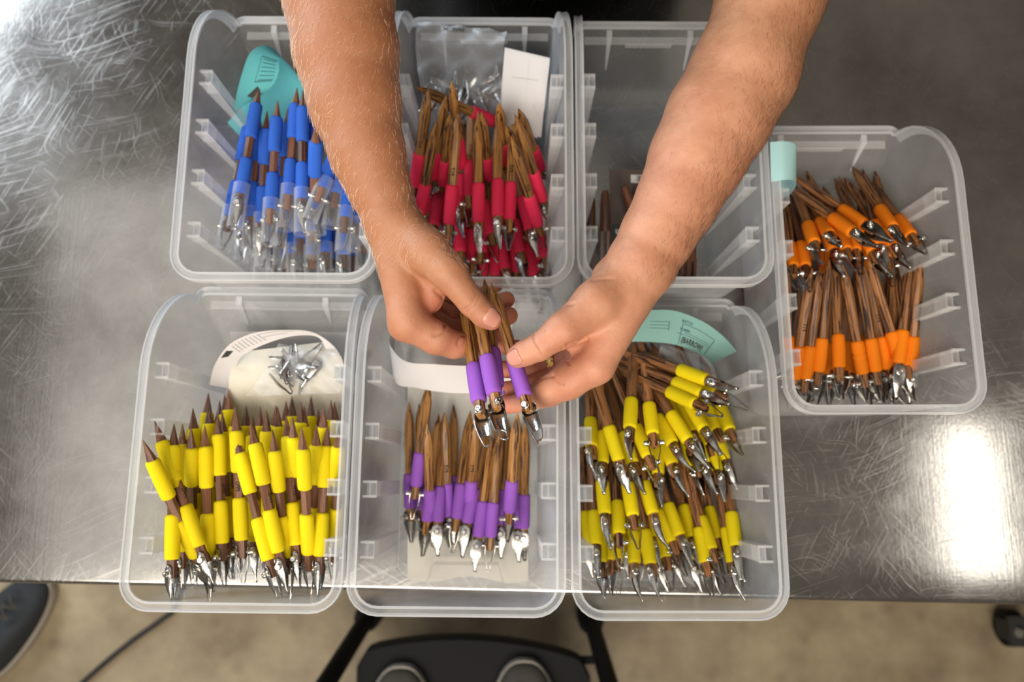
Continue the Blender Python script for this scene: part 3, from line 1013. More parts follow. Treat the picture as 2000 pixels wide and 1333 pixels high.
# yellow double grip
T = crop(260, 730, .3376)
fill('yellowl', T, [
    ('front row', .125, 1, [(65, 405, 365, 1060, dict(z=.132, zmin=.155, zmax=.185)), (130, 292, 385, 1000, dict(marked=True, z=.145, zmin=.155, zmax=.18)), (235, 330, 224, 1100, dict(z=.128)), (413, 295, 438, 1065), (490, 230, 515, 985, dict(marked=True)), (592, 200, 628, 965, dict(marked=True)), (585, 345, 785, 1085, dict(z=.124)), (675, 265, 840, 1035, dict(z=.138, marked=True)), (805, 320, 884, 1065, dict(z=.11)), (885, 245, 940, 995, dict(marked=True)), (975, 305, 1015, 1045), (1125, 300, 1080, 1065)]),
    ('second row', .098, 1, [(335, 305, 345, 1000), (345, 175, 372, 930), (440, 140, 445, 900), (285, 250, 285, 1030, dict(z=.105)), (515, 205, 548, 950), (770, 210, 785, 930), (835, 175, 850, 920), (990, 185, 1000, 920), (1060, 290, 1052, 990, dict(z=.095)), (920, 245, 955, 950), (690, 225, 700, 970), (1145, 145, 1140, 880), (1190, 300, 1165, 1000, dict(z=.1))]),
    ('back row', .078, 1, [(437, 80, 400, 820), (550, 50, 565, 800), (530, 110, 530, 830), (655, 155, 640, 900), (735, 160, 725, 900), (917, 75, 930, 840), (1030, 105, 1025, 840), (1072, 180, 1065, 920), (1165, 160, 1180, 870), (500, 155, 490, 860), (590, 185, 600, 880), (825, 180, 815, 880), (885, 150, 880, 870), (970, 160, 975, 860), (1100, 190, 1105, 880)]),
    (None, .055, 1, [(262, 320, 262, 990), (350, 260, 330, 950), (480, 220, 470, 930), (620, 200, 620, 920), (745, 158, 745, 900), (800, 200, 800, 930), (950, 165, 955, 920), (1050, 200, 1080, 940), (400, 210, 400, 940), (560, 200, 570, 960)]),
], 'yellow', True, 'lower left bin', 'yellow double-grip tools in the lower left bin')

# purple, one thin layer
T = crop(780, 760, .2851)
fill('purple', T, [
    ('upper layer', .03, 1, [(205, -60, 115, 665, dict(z=.036, roll=.1)), (275, 125, 190, 910), (308, 150, 265, 910, dict(roll=1.57, z=.032)), (490, 130, 395, 890), (610, 180, 465, 920, dict(roll=1.4)), (650, 255, 540, 1015, dict(roll=1.57)), (690, 275, 625, 1015, dict(roll=.1)), (810, 160, 755, 840, dict(z=.05, roll=.2))]),
    ('lower layer', .014, 1, [(65, 75, 75, 820), (135, 80, 165, 830), (190, 235, 215, 890), (312, 160, 330, 870, dict(marked=True)), (372, 90, 365, 835), (520, 170, 482, 840, dict(marked=True)), (745, 190, 700, 930, dict(roll=1.5)), (825, 200, 812, 955, dict(roll=1.5)), (862, 230, 850, 955, dict(roll=1.57))]),
], 'purple', False, 'lower middle bin', 'purple-gripped tools in the lower middle bin')

# yellow single grip
T = crop(1130, 640, .2251)
fill('yellowr', T, [
    ('upper row', .112, -1, [(485, 75, 445, 880, dict(z=.122)), (535, 90, 645, 930, dict(z=.12)), (85, 280, 112, 1040, dict(z=.1)), (60, 190, 350, 1155), (190, 330, 207, 1180, dict(z=.1)), (270, 280, 603, 1122, dict(z=.104)), (400, 260, 818, 1012, dict(z=.108)), (470, 230, 952, 982, dict(z=.116)), (660, 200, 1090, 885, dict(z=.11)), (1050, 240, 1312, 900, dict(z=.1))]),
    ('slanting trio', .135, -1, [(370, 180, 1115, 458, dict(z=.14, marked=True)), (330, 270, 1070, 575, dict(z=.138)), (300, 330, 1015, 662, dict(z=.14))]),
    ('middle layer', .09, ('s', -.45), [(170, 230, 470, 1180), (640, 230, 985, 910, dict(z=.095)), (860, 240, 1195, 870, dict(z=.088)), (400, 250, 1180, 568, dict(z=.118)), (600, 330, 890, 860), (640, 520, 690, 1275, dict(z=.08)), (850, 600, 1090, 1180, dict(z=.08)), (1000, 560, 1200, 1250, dict(z=.078)), (560, 480, 815, 1190, dict(z=.08)), (700, 230, 960, 1000, dict(z=.075)), (890, 290, 1130, 980, dict(z=.07))]),
    (None, .055, -1, [(240, 400, 320, 1100), (450, 350, 560, 1150), (560, 250, 740, 950), (330, 250, 480, 960), (760, 500, 1000, 1200), (130, 330, 140, 1100), (1000, 480, 1280, 1150)]),
], 'yellow', False, 'lower right bin', 'yellow single-grip tools in the lower right bin', roll=None)
T = crop(1130, 900, .2251)
fill('yellowr', T, [
    ('bottom row', .085, ('s', -.42), [(100, 10, 152, 735), (300, -100, 352, 640, dict(z=.075)), (420, 150, 487, 938, dict(z=.055)), (480, 200, 627, 987, dict(z=.06)), (580, -60, 878, 655, dict(z=.08)), (880, 60, 1155, 775, dict(z=.078)), (1120, 20, 1345, 755, dict(z=.076)), (1270, 0, 1412, 748, dict(z=.06))]),
    ('second-lowest row', .10, ('s', -.42), [(150, -250, 228, 468), (330, -230, 472, 483), (420, -230, 648, 468, dict(z=.092)), (430, -80, 635, 670, dict(z=.06)), (760, -80, 985, 670, dict(z=.064)), (980, -60, 1203, 685, dict(z=.06))]),
    ('lowest layer', .055, ('s', -.3), [(240, 180, 266, 872), (150, 260, 195, 925), (380, 20, 417, 745), (600, 150, 812, 705), (640, 300, 762, 840), (1200, 400, 1337, 910), (960, 400, 1102, 920)]),
    (None, .022, 1, [(310, 250, 335, 915), (40, 0, 85, 725), (850, 350, 990, 970), (540, 350, 690, 965), (200, 100, 230, 800), (700, 100, 830, 800), (1050, 150, 1150, 850), (900, 200, 1000, 850), (480, 100, 520, 800)]),
], 'yellow', False, 'lower right bin', 'yellow single-grip tools in the lower right bin')

# the four held in the hands
T = crop(0, 0, 1)
held = 'purple-gripped tools held in the hands'
place_tool((903, 575), (936, 787), .246, 'purple', sign=-1, roll=-.2, claw=True, zmin=.17, zmax=.3, blade=1, label='leftmost purple-gripped tool pinched between the right thumb and fingers', group=held)
place_tool((922, 555), (966, 772), .256, 'purple', sign=-1, roll=.35, claw=True, zmin=.19, zmax=.3, blade=1, label='purple-gripped tool lying on top of the two beside it in the right hand', group=held)
place_tool((946, 544), (970, 756), .236, 'purple', sign=-1, roll=.6, claw=True, zmin=.17, zmax=.3, blade=1, label='purple-gripped tool half hidden behind the topmost tool in the right hand', group=held)
place_tool((959, 553), (1025, 776), .247, 'purple', sign=-1, roll=-.35, claw=True, zmin=.17, zmax=.3, blade=1, label='purple-gripped tool pinched by the hand that wears the gold ring', group=held)

# dark sticks in the nearly empty bin
SW = 'dark wooden slotted sticks in the nearly empty bin'
for (p0, z0, p1, z1, lab) in [
    ((1155, 385), .05, (1150, 545), .02, 'dark wooden slotted stick against the left wall of the nearly empty bin'),
    ((1182, 372), .06, (1180, 545), .02, 'dark wooden slotted stick standing left of the printed card'),
    ((1219, 362), .07, (1262, 500), .03, 'reddish wooden stick leaning across the printed card'),
    ((1252, 372), .06, (1225, 500), .02, 'dark wooden stick crossing behind the leaning one on the card'),
    ((1330, 470), .05, (1335, 548), .015, 'dark wooden stick standing in the right half of the nearly empty bin'),
    ((1352, 470), .06, (1348, 548), .02, 'rightmost dark wooden stick in the nearly empty bin')]:
    A, B = W(*p0, z0), W(*p1, z1)
    d = A - B
    ln = float(np.linalg.norm(d))
    y = Vector(d / ln)
    z = (Vector((0, 0, 1)) - y * y.z).normalized()
    x = y.cross(z)
    root = empty('slotted_wooden_stick', label=lab, category='tool', group=SW)
    root.matrix_world = Matrix.Translation(Vector(B)) @ Matrix((x, y, z)).transposed().to_4x4()
    sb = MB()
    w_, t_ = .0052, .0042
    for s in (1, -1):
        sb.box((min(s * .0016, s * w_), 0, -t_), (max(s * .0016, s * w_), ln * .55, t_))
    sb.lathe([(ln * .55, .0056), (ln * .8, .0052), (ln * .96, .0044), (ln, .0025)], 10, 'y')
    sb.build('handle', M['darkwood'], root, sharp=30)
    sb = MB().lathe([(-.0062, .0018), (.0062, .0018)], 8, 'x', center=(0, ln * .1, 0))
    sb.build('pin', M['recess'], root)


# ---------------------------------------------------------------- paper, card and bags
def sheet(name, rows, mat, nu=40, nv=6, thick=.0002, parent=None, **props):
    """rows: list of ((px,py,z),(px,py,z)) stations along the strip. Returns object and surface function."""
    A = catmull([W(*r[0]) for r in rows], nu)
    Bc = catmull([W(*r[1]) for r in rows], nu)
    vs, fs = [], []
    grid = np.zeros((nu, nv, 3))
    for i in range(nu):
        for j in range(nv):
            grid[i, j] = A[i] + (Bc[i] - A[i]) * j / (nv - 1)
    gu = np.gradient(grid, axis=0)
    gv = np.gradient(grid, axis=1)
    nn = np.cross(gu, gv)
    nn /= np.maximum(np.linalg.norm(nn, axis=2, keepdims=True), 1e-9)
    top = (grid + nn * thick / 2).reshape(-1, 3)
    bot = (grid - nn * thick / 2).reshape(-1, 3)
    K = nu * nv
    vs = list(top) + list(bot)
    for i in range(nu - 1):
        for j in range(nv - 1):
            a = i * nv + j
            fs.append((a, a + nv, a + nv + 1, a + 1))
            fs.append((K + a, K + a + 1, K + a + nv + 1, K + a + nv))
    for i in range(nu - 1):
        for j in (0, nv - 1):
            a = i * nv + j
            fs.append((a, a + nv, K + a + nv, K + a) if j else (a, K + a, K + a + nv, a + nv))
    o = link(name, mesh(name, vs, fs, mat, True, 50), parent, **props)

    def at(u, v, off=.0004):
        fu, fv = min(max(u, 0), .9999) * (nu - 1), min(max(v, 0), .9999) * (nv - 1)
        i, j = int(fu), int(fv)
        du, dv = fu - i, fv - j
        p = (grid[i, j] * (1 - du) * (1 - dv) + grid[i + 1, j] * du * (1 - dv) + grid[i, j + 1] * (1 - du) * dv + grid[i + 1, j + 1] * du * dv)
        q = nn[i, j]
        return p + q * off
    return o, at


def print_on(parent, at, txt, u0, v0, su, sv, mat, size=1.0, off=.0004, swap=False, flipu=False, flipv=False, bold=0.0):
    """Flat print on a sheet; text x runs along u (or v when swap)."""
    def fn(a, b):
        if flipu:
            a = -a
        if flipv:
            b = -b
        if swap:
            return at(u0 + b * su, v0 + a * sv, off)
        return at(u0 + a * su, v0 + b * sv, off)
    me = text_mesh(txt, size, mat, 'printed_text', fn, bold)
    return link('printed_text', me, parent)


def lines_on(parent, at, segs, mat, off=.0004, name='printed_lines'):
    b = MB()
    for (u0, v0, u1, v1, w) in segs:
        n = 8
        L_ = []
        du, dv = u1 - u0, v1 - v0
        l = math.hypot(du, dv)
        nu_, nv_ = -dv / l * w, du / l * w
        for i in range(n + 1):
            t = i / n
            L_.append(at(u0 + du * t + nu_, v0 + dv * t + nv_, off))
            L_.append(at(u0 + du * t - nu_, v0 + dv * t - nv_, off))
        b.add(L_, [(2 * i, 2 * i + 1, 2 * i + 3, 2 * i + 2) for i in range(n)])
    return b.build(name, mat, parent)


# teal curled slip behind the blue tools
o, at = sheet('paper_slip', [((457, 218, .098), (505, 189, .098)), ((463, 180, .108), (532, 168, .108)), ((474, 140, .115), (544, 143, .113)), ((488, 104, .115), (545, 122, .112)), ((512, 89, .105), (548, 112, .105)), ((535, 96, .09), (575, 140, .088)),
                             ((545, 115, .075), (602, 185, .07)), ((520, 150, .062), (590, 225, .058)), ((480, 200, .052), (530, 255, .05)), ((444, 240, .045), (474, 272, .04))], M['teal'], 60, 8,
              label='teal paper slip curled into a loop behind the blue tools', category='paper', group='paper slips in the bins')
lines_on(o, at, [(.16, .42, .34, .42, .006), (.34, .42, .34, .95, .004), (.16, .42, .16, .9, .004)] + [(.17 + .03 * k, .5, .17 + .03 * k, .9, .003) for k in range(6)], M['tealink'], -.0006)
b = MB()
c0 = [at(.075, .35, -.0006), at(.13, .55, -.0006), at(.09, .72, -.0006), at(.045, .6, -.0006)]
b.add(c0, [(0, 1, 2, 3)])
b.build('printed_emblem', M['ink'], o)
# white folded slip, top middle bin
o, at = sheet('paper_slip', [((1057, 268, .085), (984, 262, .085)), ((1064, 200, .112), (980, 200, .112)), ((1073, 126, .128), (985, 105, .128)), ((1072, 120, .124), (985, 103, .124)), ((1066, 200, .098), (978, 190, .098)), ((1050, 270, .072), (978, 262, .072))], M['white'], 50, 8,
              label='white folded paper slip standing behind the red tools', category='paper', group='paper slips in the bins')
lines_on(o, at, [(.3, .22, .3, .8, .0012), (.13, .5, .13, .9, .0012), (.05, .45, .4, .45, .0012)], M['greyink'], -.0006)
lines_on(o, at, [(.13, .12, .19, .26, .0016), (.19, .26, .14, .3, .0016), (.3, .22, .3, .8, .0012), (.05, .45, .4, .45, .0012)], M['greyink'], .0006)
# white curved slip, lower middle bin
o, at = sheet('paper_slip', [((775, 640, .07), (772, 650, .05)), ((760, 668, .10), (770, 742, .085)), ((790, 705, .105), (815, 758, .09)), ((850, 712, .105), (870, 767, .09)), ((930, 715, .10), (940, 768, .088)), ((1010, 708, .09), (1010, 760, .08)), ((1060, 690, .08), (1062, 735, .07))], M['white'], 50, 8,
              label='white paper slip bowed across the lower middle bin behind the hands', category='paper', group='paper slips in the bins')
# white slip looped round the tissue in the lower left bin
o, at = sheet('paper_slip', [((409, 752, .075), (452, 760, .075)), ((420, 712, .10), (462, 715, .095)), ((450, 672, .118), (478, 692, .11)), ((500, 650, .125), (530, 668, .118)), ((560, 645, .122), (580, 656, .116)), ((612, 650, .112), (622, 660, .108)), ((655, 680, .10), (640, 690, .096)), ((675, 720, .085), (655, 725, .08))], M['white'], 60, 8,
              label='white printed paper slip looped around the tissue in the lower left bin', category='paper', group='paper slips in the bins')
lines_on(o, at, [(.28 + .02 * k, .15, .28 + .02 * k, .75, .003) for k in range(8)] + [(.42, .2, .6, .2, .03), (.42, .5, .55, .5, .03)], M['greyink'], .0006)
lines_on(o, at, [(.28 + .02 * k, .15, .28 + .02 * k, .75, .003) for k in range(8)] + [(.42, .2, .6, .2, .03), (.42, .5, .55, .5, .03)], M['greyink'], -.0006)
b = MB()
for s in (.0006, -.0006):
    c0 = [at(.19, .1, s), at(.24, .12, s), at(.26, .42, s), at(.21, .4, s)]
    b.add(c0, [(0, 1, 2, 3)])
b.build('printed_emblem', M['ink'], o)
# flat white card under it
sheet('paper_sheet', [((449, 648, .06), (690, 650, .06)), ((455, 690, .04), (690, 695, .04)), ((460, 730, .02), (690, 735, .02))], M['white'], 12, 6, label='flat white paper standing against the lip of the lower left bin', category='paper')
# tissue pad
T_ = [((470, 690, .085), (640, 670, .085)), ((452, 725, .092), (668, 700, .092)), ((448, 760, .088), (672, 740, .088)), ((452, 800, .07), (668, 790, .07)), ((470, 850, .05), (660, 850, .05))]
sheet('tissue_wrap', T_, M['cream'], 24, 12, thick=.004, label='cream tissue pad under the small bag in the lower left bin', category='tissue')
# liner tissue
rnd = random.Random(3)
nx_, ny_ = 22, 30
vs, fs = [], []
for i in range(ny_):
    for j in range(nx_):
        u, v = j / (nx_ - 1), i / (ny_ - 1)
        z = .0055 + .0012 * math.sin(9 * u + 5 * v) * math.sin(7 * v + 2) + rnd.uniform(0, .0006) + (.012 * max(0, v - .93) / .07)
        a, c_ = W(796 + 0 * v, 735 + 395 * (1 - v) + 8 * math.sin(u * 9), z), W(1028 + 4 * (1 - v), 735 + 400 * (1 - v) + 5 * math.sin(u * 9), z)
        if v < .02:
            pass
        p = a + (c_ - a) * u
        vs.append((p[0], p[1], z + TZ))
for i in range(ny_ - 1):
    for j in range(nx_ - 1):
        a = i * nx_ + j
        fs.append((a, a + 1, a + nx_ + 1, a + nx_))
link('tissue_liner', mesh('tissue_liner', vs, fs, M['tissue'], True), label='grey-white tissue sheet under the purple-gripped tools', category='tissue')
# teal slip lower right bin
o, at = sheet('paper_slip', [((1222, 610, .128), (1195, 668, .10)), ((1275, 606, .13), (1262, 668, .105)), ((1320, 608, .128), (1310, 672, .105)), ((1372, 628, .12), (1345, 682, .098)), ((1410, 655, .108), (1372, 695, .09)), ((1439, 686, .095), (1392, 710, .078))], M['paleteal'], 50, 8,
              label='pale teal printed slip arching over the back of the lower right bin', category='paper', group='paper slips in the bins')
for s in (.0007, -.0007):
    lines_on(o, at, [(.47, .3, .47, .95, .003), (.47, .3, .78, .3, .006), (.78, .3, .8, .9, .003), (.5, .55, .76, .55, .004), (.44, .62, .79, .62, .004), (.2, .35, .36, .35, .004), (.2, .45, .36, .45, .004), (.2, .55, .36, .55, .004), (.36, .32, .36, .6, .003)], M['tealink'], s)
up_ = at(.5, .5, .001)[2] > at(.5, .5, -.001)[2]
so = .0007 if up_ else -.0007
print_on(o, at, '(BARROW)', .61, .79, .050, -.26, M['ink'], 1.0, so, bold=.02)
print_on(o, at, 'BATCH', .50, .22, .025, -.12, M['tealink'], 1.0, so, bold=.02)
print_on(o, at, 'NUMBER', .50, .47, .022, -.10, M['tealink'], 1.0, so, bold=.02)
# pale blue curl in the far right bin
o, at = sheet('paper_slip', [((1506, 388, .10), (1520, 282, .13)), ((1532, 386, .11), (1530, 277, .14)), ((1548, 374, .13), (1545, 279, .155)), ((1555, 358, .15), (1555, 288, .165)), ((1548, 352, .165), (1550, 280, .172)), ((1530, 352, .172), (1530, 276, .178)), ((1506, 356, .17), (1504, 278, .176))], M['paleblue'], 50, 8,
              label='pale blue paper slip curled over the left wall of the far right bin', category='paper', group='paper slips in the bins')
# printed card in the nearly empty bin
card = empty('printed_card', label='brown printed card with barcode label lying in the nearly empty bin', category='card')
o, at = sheet('card_face', [((1190, 330, .05), (1300, 333, .05)), ((1192, 430, .035), (1298, 432, .035)), ((1194, 545, .02), (1296, 546, .02))], simple('brown_photo_print', (0.085, 0.062, 0.052), rough=.35, noise=.5, nscale=45), 20, 8, parent=card)
s = .0005 if at(.5, .5, .001)[2] > at(.5, .5, -.001)[2] else -.0005
bb = MB()
bb.add([at(.08, .38, s), at(.08, .8, s), at(.17, .8, s), at(.17, .38, s)], [(0, 1, 2, 3)])
bb.build('barcode_label', M['white'], card, smooth=False)
lines_on(card, at, [(.09, .48 + .03 * k, .16, .48 + .03 * k, .004 + .004 * (k % 3)) for k in range(10)], M['ink'], s * 2, 'barcode')
bb = MB()
bb.add([at(.535, .02, s), at(.535, .98, s), at(.70, .98, s), at(.70, .02, s)], [(0, 1, 2, 3)])
bb.build('title_band', M['ink'], card, smooth=False)
print_on(card, at, 'Ain', .60, .20, .075, -.16, M['white'], 1.0, s * 2, swap=True, bold=.03)


# clear bags with loose blades
def bag(rows, label, seed, amp=.004, note=None):
    rr = random.Random(seed)
    o, at = sheet('clear_zip_bag', rows, M['bag'], 36, 26, thick=.0003, label=label, category='bag')
    ph = [rr.uniform(0, 6) for _ in range(6)]
    for v in o.data.vertices:
        x, y = v.co.x * 100, v.co.y * 100
        v.co.z += amp * (.5 * math.sin(x * 1.9 + ph[0] + 1.3 * math.sin(y * 1.1 + ph[1])) + .35 * math.sin(y * 2.7 + ph[2] + 1.2 * math.sin(x * 1.7)) + .25 * math.sin((x + y) * 4.1 + ph[3]))
    if note:
        print_on(o, at, note, .14, .42, .07, .10, M['ink'], 1.0, .004, swap=True, flipv=False, bold=.02).rotation_euler = (0, 0, 0)
    return o


bag([((816, 42, .085), (990, 62, .085)), ((812, 75, .09), (985, 85, .092)), ((815, 130, .085), (982, 140, .085)), ((825, 190, .075), (985, 200, .078)), ((830, 240, .055), (975, 245, .055))], 'large clear plastic bag of loose blades hanging over the lip, top middle bin', 4, note='X 200')
bag([((545, 672, .105), (655, 690, .105)), ((520, 720, .108), (672, 725, .108)), ((480, 775, .10), (664, 768, .10))], 'small clear plastic bag of loose blades on the cream tissue', 9, .003)
bag([((1290, 672, .085), (1385, 700, .085)), ((1285, 700, .09), (1400, 735, .088)), ((1280, 740, .07), (1410, 790, .06))], 'clear plastic bag lying under the pale teal slip', 5, .004)


def loose(n, x0, x1, y0, y1, z0, z1, label, group, seed):
    rr = random.Random(seed)
    for k in range(n):
        px, py = rr.uniform(x0, x1), rr.uniform(y0, y1)
        p = W(px, py, rr.uniform(z0, z1))
        r = empty('loose_blade', label=label, category='blade', group=group)
        r.matrix_world = Matrix.Translation(Vector(p)) @ Matrix.Rotation(rr.uniform(0, 6.28), 4, 'Z') @ Matrix.Rotation(rr.uniform(-.5, .5), 4, 'X') @ Matrix.Rotation(rr.uniform(0, 3.1), 4, 'Y')
        link('blade', ME['blades'][rr.randrange(3)], r)


loose(34, 848, 975, 160, 208, .05, .078, 'loose steel blade inside the large clear bag, top middle bin', 'loose blades in the large bag', 11)
loose(14, 540, 622, 700, 742, .094, .104, 'loose steel blade inside the small clear bag on cream tissue', 'loose blades in the small bag', 12)
# ---------------------------------------------------------------- the person
def surface_nets(F, org, h):
    """F: signed distance samples, org: world position of F[0,0,0], h: cell size."""
    s = F < 0
    nx, ny, nz = F.shape
    c = s[:-1, :-1, :-1].astype(np.int8)
    tot = np.zeros_like(c)
    for dx in (0, 1):
        for dy in (0, 1):
            for dz in (0, 1):
                tot += s[dx:nx - 1 + dx, dy:ny - 1 + dy, dz:nz - 1 + dz]
    act = (tot > 0) & (tot < 8)
    idx = np.argwhere(act)
    I = -np.ones(act.shape, np.int64)
    I[act] = np.arange(len(idx))
    acc = np.zeros((len(idx), 3))
    cnt = np.zeros(len(idx))
    corners = [(a, b, c_) for a in (0, 1) for b in (0, 1) for c_ in (0, 1)]
    for a in corners:
        for ax in range(3):
            if a[ax] == 1:
                continue
            b = list(a)
            b[ax] = 1
            fa = F[idx[:, 0] + a[0], idx[:, 1] + a[1], idx[:, 2] + a[2]]
            fb = F[idx[:, 0] + b[0], idx[:, 1] + b[1], idx[:, 2] + b[2]]
            m = (fa < 0) != (fb < 0)
            t = fa[m] / (fa[m] - fb[m])
            p = np.tile(np.array(a, float), (m.sum(), 1))
            p[:, ax] += t
            acc[m] += p
            cnt[m] += 1
    V = (idx + acc / cnt[:, None]) * h + org
    Q = []
    for ax in range(3):
        sl0 = [slice(None)] * 3
        sl1 = [slice(None)] * 3
        sl0[ax] = slice(0, -1)
        sl1[ax] = slice(1, None)
        ch = s[tuple(sl0)] != s[tuple(sl1)]
        e = np.argwhere(ch)
        o1, o2 = [(1, 2), (2, 0), (0, 1)][ax]
        ok = (e[:, o1] > 0) & (e[:, o2] > 0) & (e[:, o1] < F.shape[o1] - 1) & (e[:, o2] < F.shape[o2] - 1)
        e = e[ok]
        def g(d1, d2):
            q = e.copy()
            q[:, o1] -= d1
            q[:, o2] -= d2
            return I[q[:, 0], q[:, 1], q[:, 2]]
        quad = np.stack([g(1, 1), g(0, 1), g(0, 0), g(1, 0)], 1)
        inside = s[e[:, 0], e[:, 1], e[:, 2]]
        quad[~inside] = quad[~inside][:, ::-1]
        Q.append(quad)
    return V, np.concatenate(Q)


class Field:
    def __init__(s, lo, hi, h):
        s.lo, s.h = np.array(lo, float), h
        n = [int((b - a) / h) + 2 for a, b in zip(lo, hi)]
        s.F = np.full(n, 1.0, np.float32)
        s.ax = [s.lo[i] + h * np.arange(n[i]) for i in range(3)]

    def cone(s, F, a, b, ra, rb, k, kmax=None, flat=None):
        """blend a tapered capsule into F with softness k"""
        m = max(ra, rb) + k + 3 * s.h
        sl = []
        for i in range(3):
            l, u = min(a[i], b[i]) - m, max(a[i], b[i]) + m
            i0 = max(0, int((l - s.lo[i]) / s.h))
            i1 = min(F.shape[i], int((u - s.lo[i]) / s.h) + 2)
            if i1 <= i0:
                return
            sl.append(slice(i0, i1))
        X = s.ax[0][sl[0]][:, None, None]
        Y = s.ax[1][sl[1]][None, :, None]
        Z = s.ax[2][sl[2]][None, None, :]
        ab = b - a
        L2 = ab @ ab
        t = ((X - a[0]) * ab[0] + (Y - a[1]) * ab[1] + (Z - a[2]) * ab[2]) / L2
        t = np.clip(t, 0, 1)
        d = np.sqrt((X - a[0] - t * ab[0]) ** 2 + (Y - a[1] - t * ab[1]) ** 2 + (Z - a[2] - t * ab[2]) ** 2) - (ra + (rb - ra) * t)
        v = F[tuple(sl)]
        if k > 0:
            q = np.clip(0.5 + 0.5 * (v - d) / k, 0, 1)
            F[tuple(sl)] = v * (1 - q) + d * q - k * q * (1 - q)
        else:
            F[tuple(sl)] = np.minimum(v, d)


def J(px, py, z, hw):
    """joint: photo position, height over table, half width in photo pixels -> (point, radius)"""
    p = W(px, py, z)
    return p, hw * depth(p) / FPX


def smin_arr(a, b, k):
    q = np.clip(0.5 + 0.5 * (a - b) / k, 0, 1)
    return a * (1 - q) + b * q - k * q * (1 - q)


def arm(chain, palm, fingers, h=0.0014):
    js = [J(*c) for c in chain] + [J(*c) for l in palm for c in l] + [J(*c) for f_ in fingers for c in f_]
    P = np.array([j[0] for j in js])
    R = np.array([j[1] for j in js])
    lo = (P - R[:, None]).min(0) - .006
    hi = (P + R[:, None]).max(0) + .006
    fld = Field(lo, hi, h)
    F = fld.F
    for i in range(len(chain) - 1):
        (a, ra), (b, rb) = J(*chain[i]), J(*chain[i + 1])
        fld.cone(F, a, b, ra, rb, .012)
    for l in palm:
        for i in range(len(l) - 1):
            (a, ra), (b, rb) = J(*l[i]), J(*l[i + 1])
            fld.cone(F, a, b, ra, rb, .007)
    out = F.copy()
    for f_ in fingers:
        G = np.full(F.shape, 1.0, np.float32)
        for i in range(len(f_) - 1):
            (a, ra), (b, rb) = J(*f_[i]), J(*f_[i + 1])
            fld.cone(G, a, b, ra, rb, .0025)
        out = np.minimum(out, smin_arr(F, G, .0065))
    return surface_nets(out, lo, h)


# person's right hand (image left)
chainA = [(640, -150, .285, 98), (652, -60, .272, 101), (662, 0, .265, 101), (677, 100, .262, 97), (693, 200, .26, 85), (718, 300, .257, 69), (742, 370, .253, 56), (765, 432, .249, 48)]
wA = (765, 432, .249, 48)
palmA = [[wA, (795, 628, .245, 34)], [wA, (793, 600, .217, 33)], [wA, (790, 568, .193, 31)], [wA, (785, 535, .176, 29)],
         [(790, 450, .252, 44), (835, 492, .262, 42), (874, 531, .268, 34)], [(790, 480, .238, 50), (832, 580, .232, 36)], [(835, 500, .25, 38), (850, 560, .24, 24)], [(792, 618, .247, 32), (786, 640, .240, 24)]]
fingA = [[(874, 531, .268, 34), (922, 592, .264, 27), (945, 615, .260, 25), (959, 624, .256, 22)],
         [(797, 630, .243, 35), (850, 660, .232, 33), (886, 674, .220, 27), (935, 674, .203, 20), (968, 653, .198, 18)],
         [(793, 600, .215, 33), (878, 650, .190, 25), (945, 640, .182, 20), (994, 617, .186, 18)],
         [(790, 568, .193, 31), (875, 622, .170, 24), (940, 606, .166, 19), (989, 586, .172, 17)],
         [(785, 535, .176, 29), (868, 585, .158, 22), (925, 570, .152, 17), (967, 557, .158, 16)]]
# person's left hand (image right)
chainB = [(1545, -150, .29, 100), (1522, -60, .277, 99), (1503, 0, .27, 98), (1452, 143, .266, 99), (1402, 232, .262, 97), (1360, 312, .258, 88), (1322, 392, .255, 75), (1283, 462, .252, 67), (1252, 518, .25, 61)]
wB = (1252, 518, .25, 61)
palmB = [[wB, (1164, 714, .246, 36)], [wB, (1158, 692, .220, 34)], [wB, (1152, 670, .195, 32)], [wB, (1142, 648, .178, 30)],
         [(1222, 545, .25, 50), (1165, 592, .262, 43), (1100, 645, .268, 33)], [(1210, 590, .238, 54), (1150, 668, .232, 38)], [(1150, 610, .25, 40), (1125, 668, .24, 24)], [(1195, 545, .236, 40), (1225, 545, .236, 42)]]
fingB = [[(1100, 645, .268, 33), (1052, 679, .265, 27), (1026, 690, .261, 25), (1011, 697, .257, 23)],
         [(1162, 714, .245, 36), (1110, 745, .234, 36), (1072, 764, .226, 31), (1028, 786, .205, 20), (990, 792, .198, 17)],
         [(1158, 692, .220, 34), (1100, 735, .205, 27), (1060, 748, .195, 22), (1015, 760, .186, 18), (985, 762, .186, 17)],
         [(1152, 670, .195, 32), (1100, 712, .19, 24), (1060, 719, .186, 22), (1015, 722, .180, 18), (980, 722, .180, 17)],
         [(1142, 648, .178, 30), (1085, 688, .170, 23), (1045, 690, .165, 19), (1010, 682, .166, 17), (975, 675, .170, 16)]]


def wide_field(parts, h, k):
    P = np.array([p for c in parts for p in (c[0], c[1])])
    R = max(max(c[2], c[3]) for c in parts)
    lo, hi = P.min(0) - R - .02, P.max(0) + R + .02
    fld = Field(lo, hi, h)
    for c in parts:
        fld.cone(fld.F, np.array(c[0], float), np.array(c[1], float), c[2], c[3], k)
    return surface_nets(fld.F, lo, h)


VA, QA = arm(chainA, palmA, fingA)
VB, QB = arm(chainB, palmB, fingB)


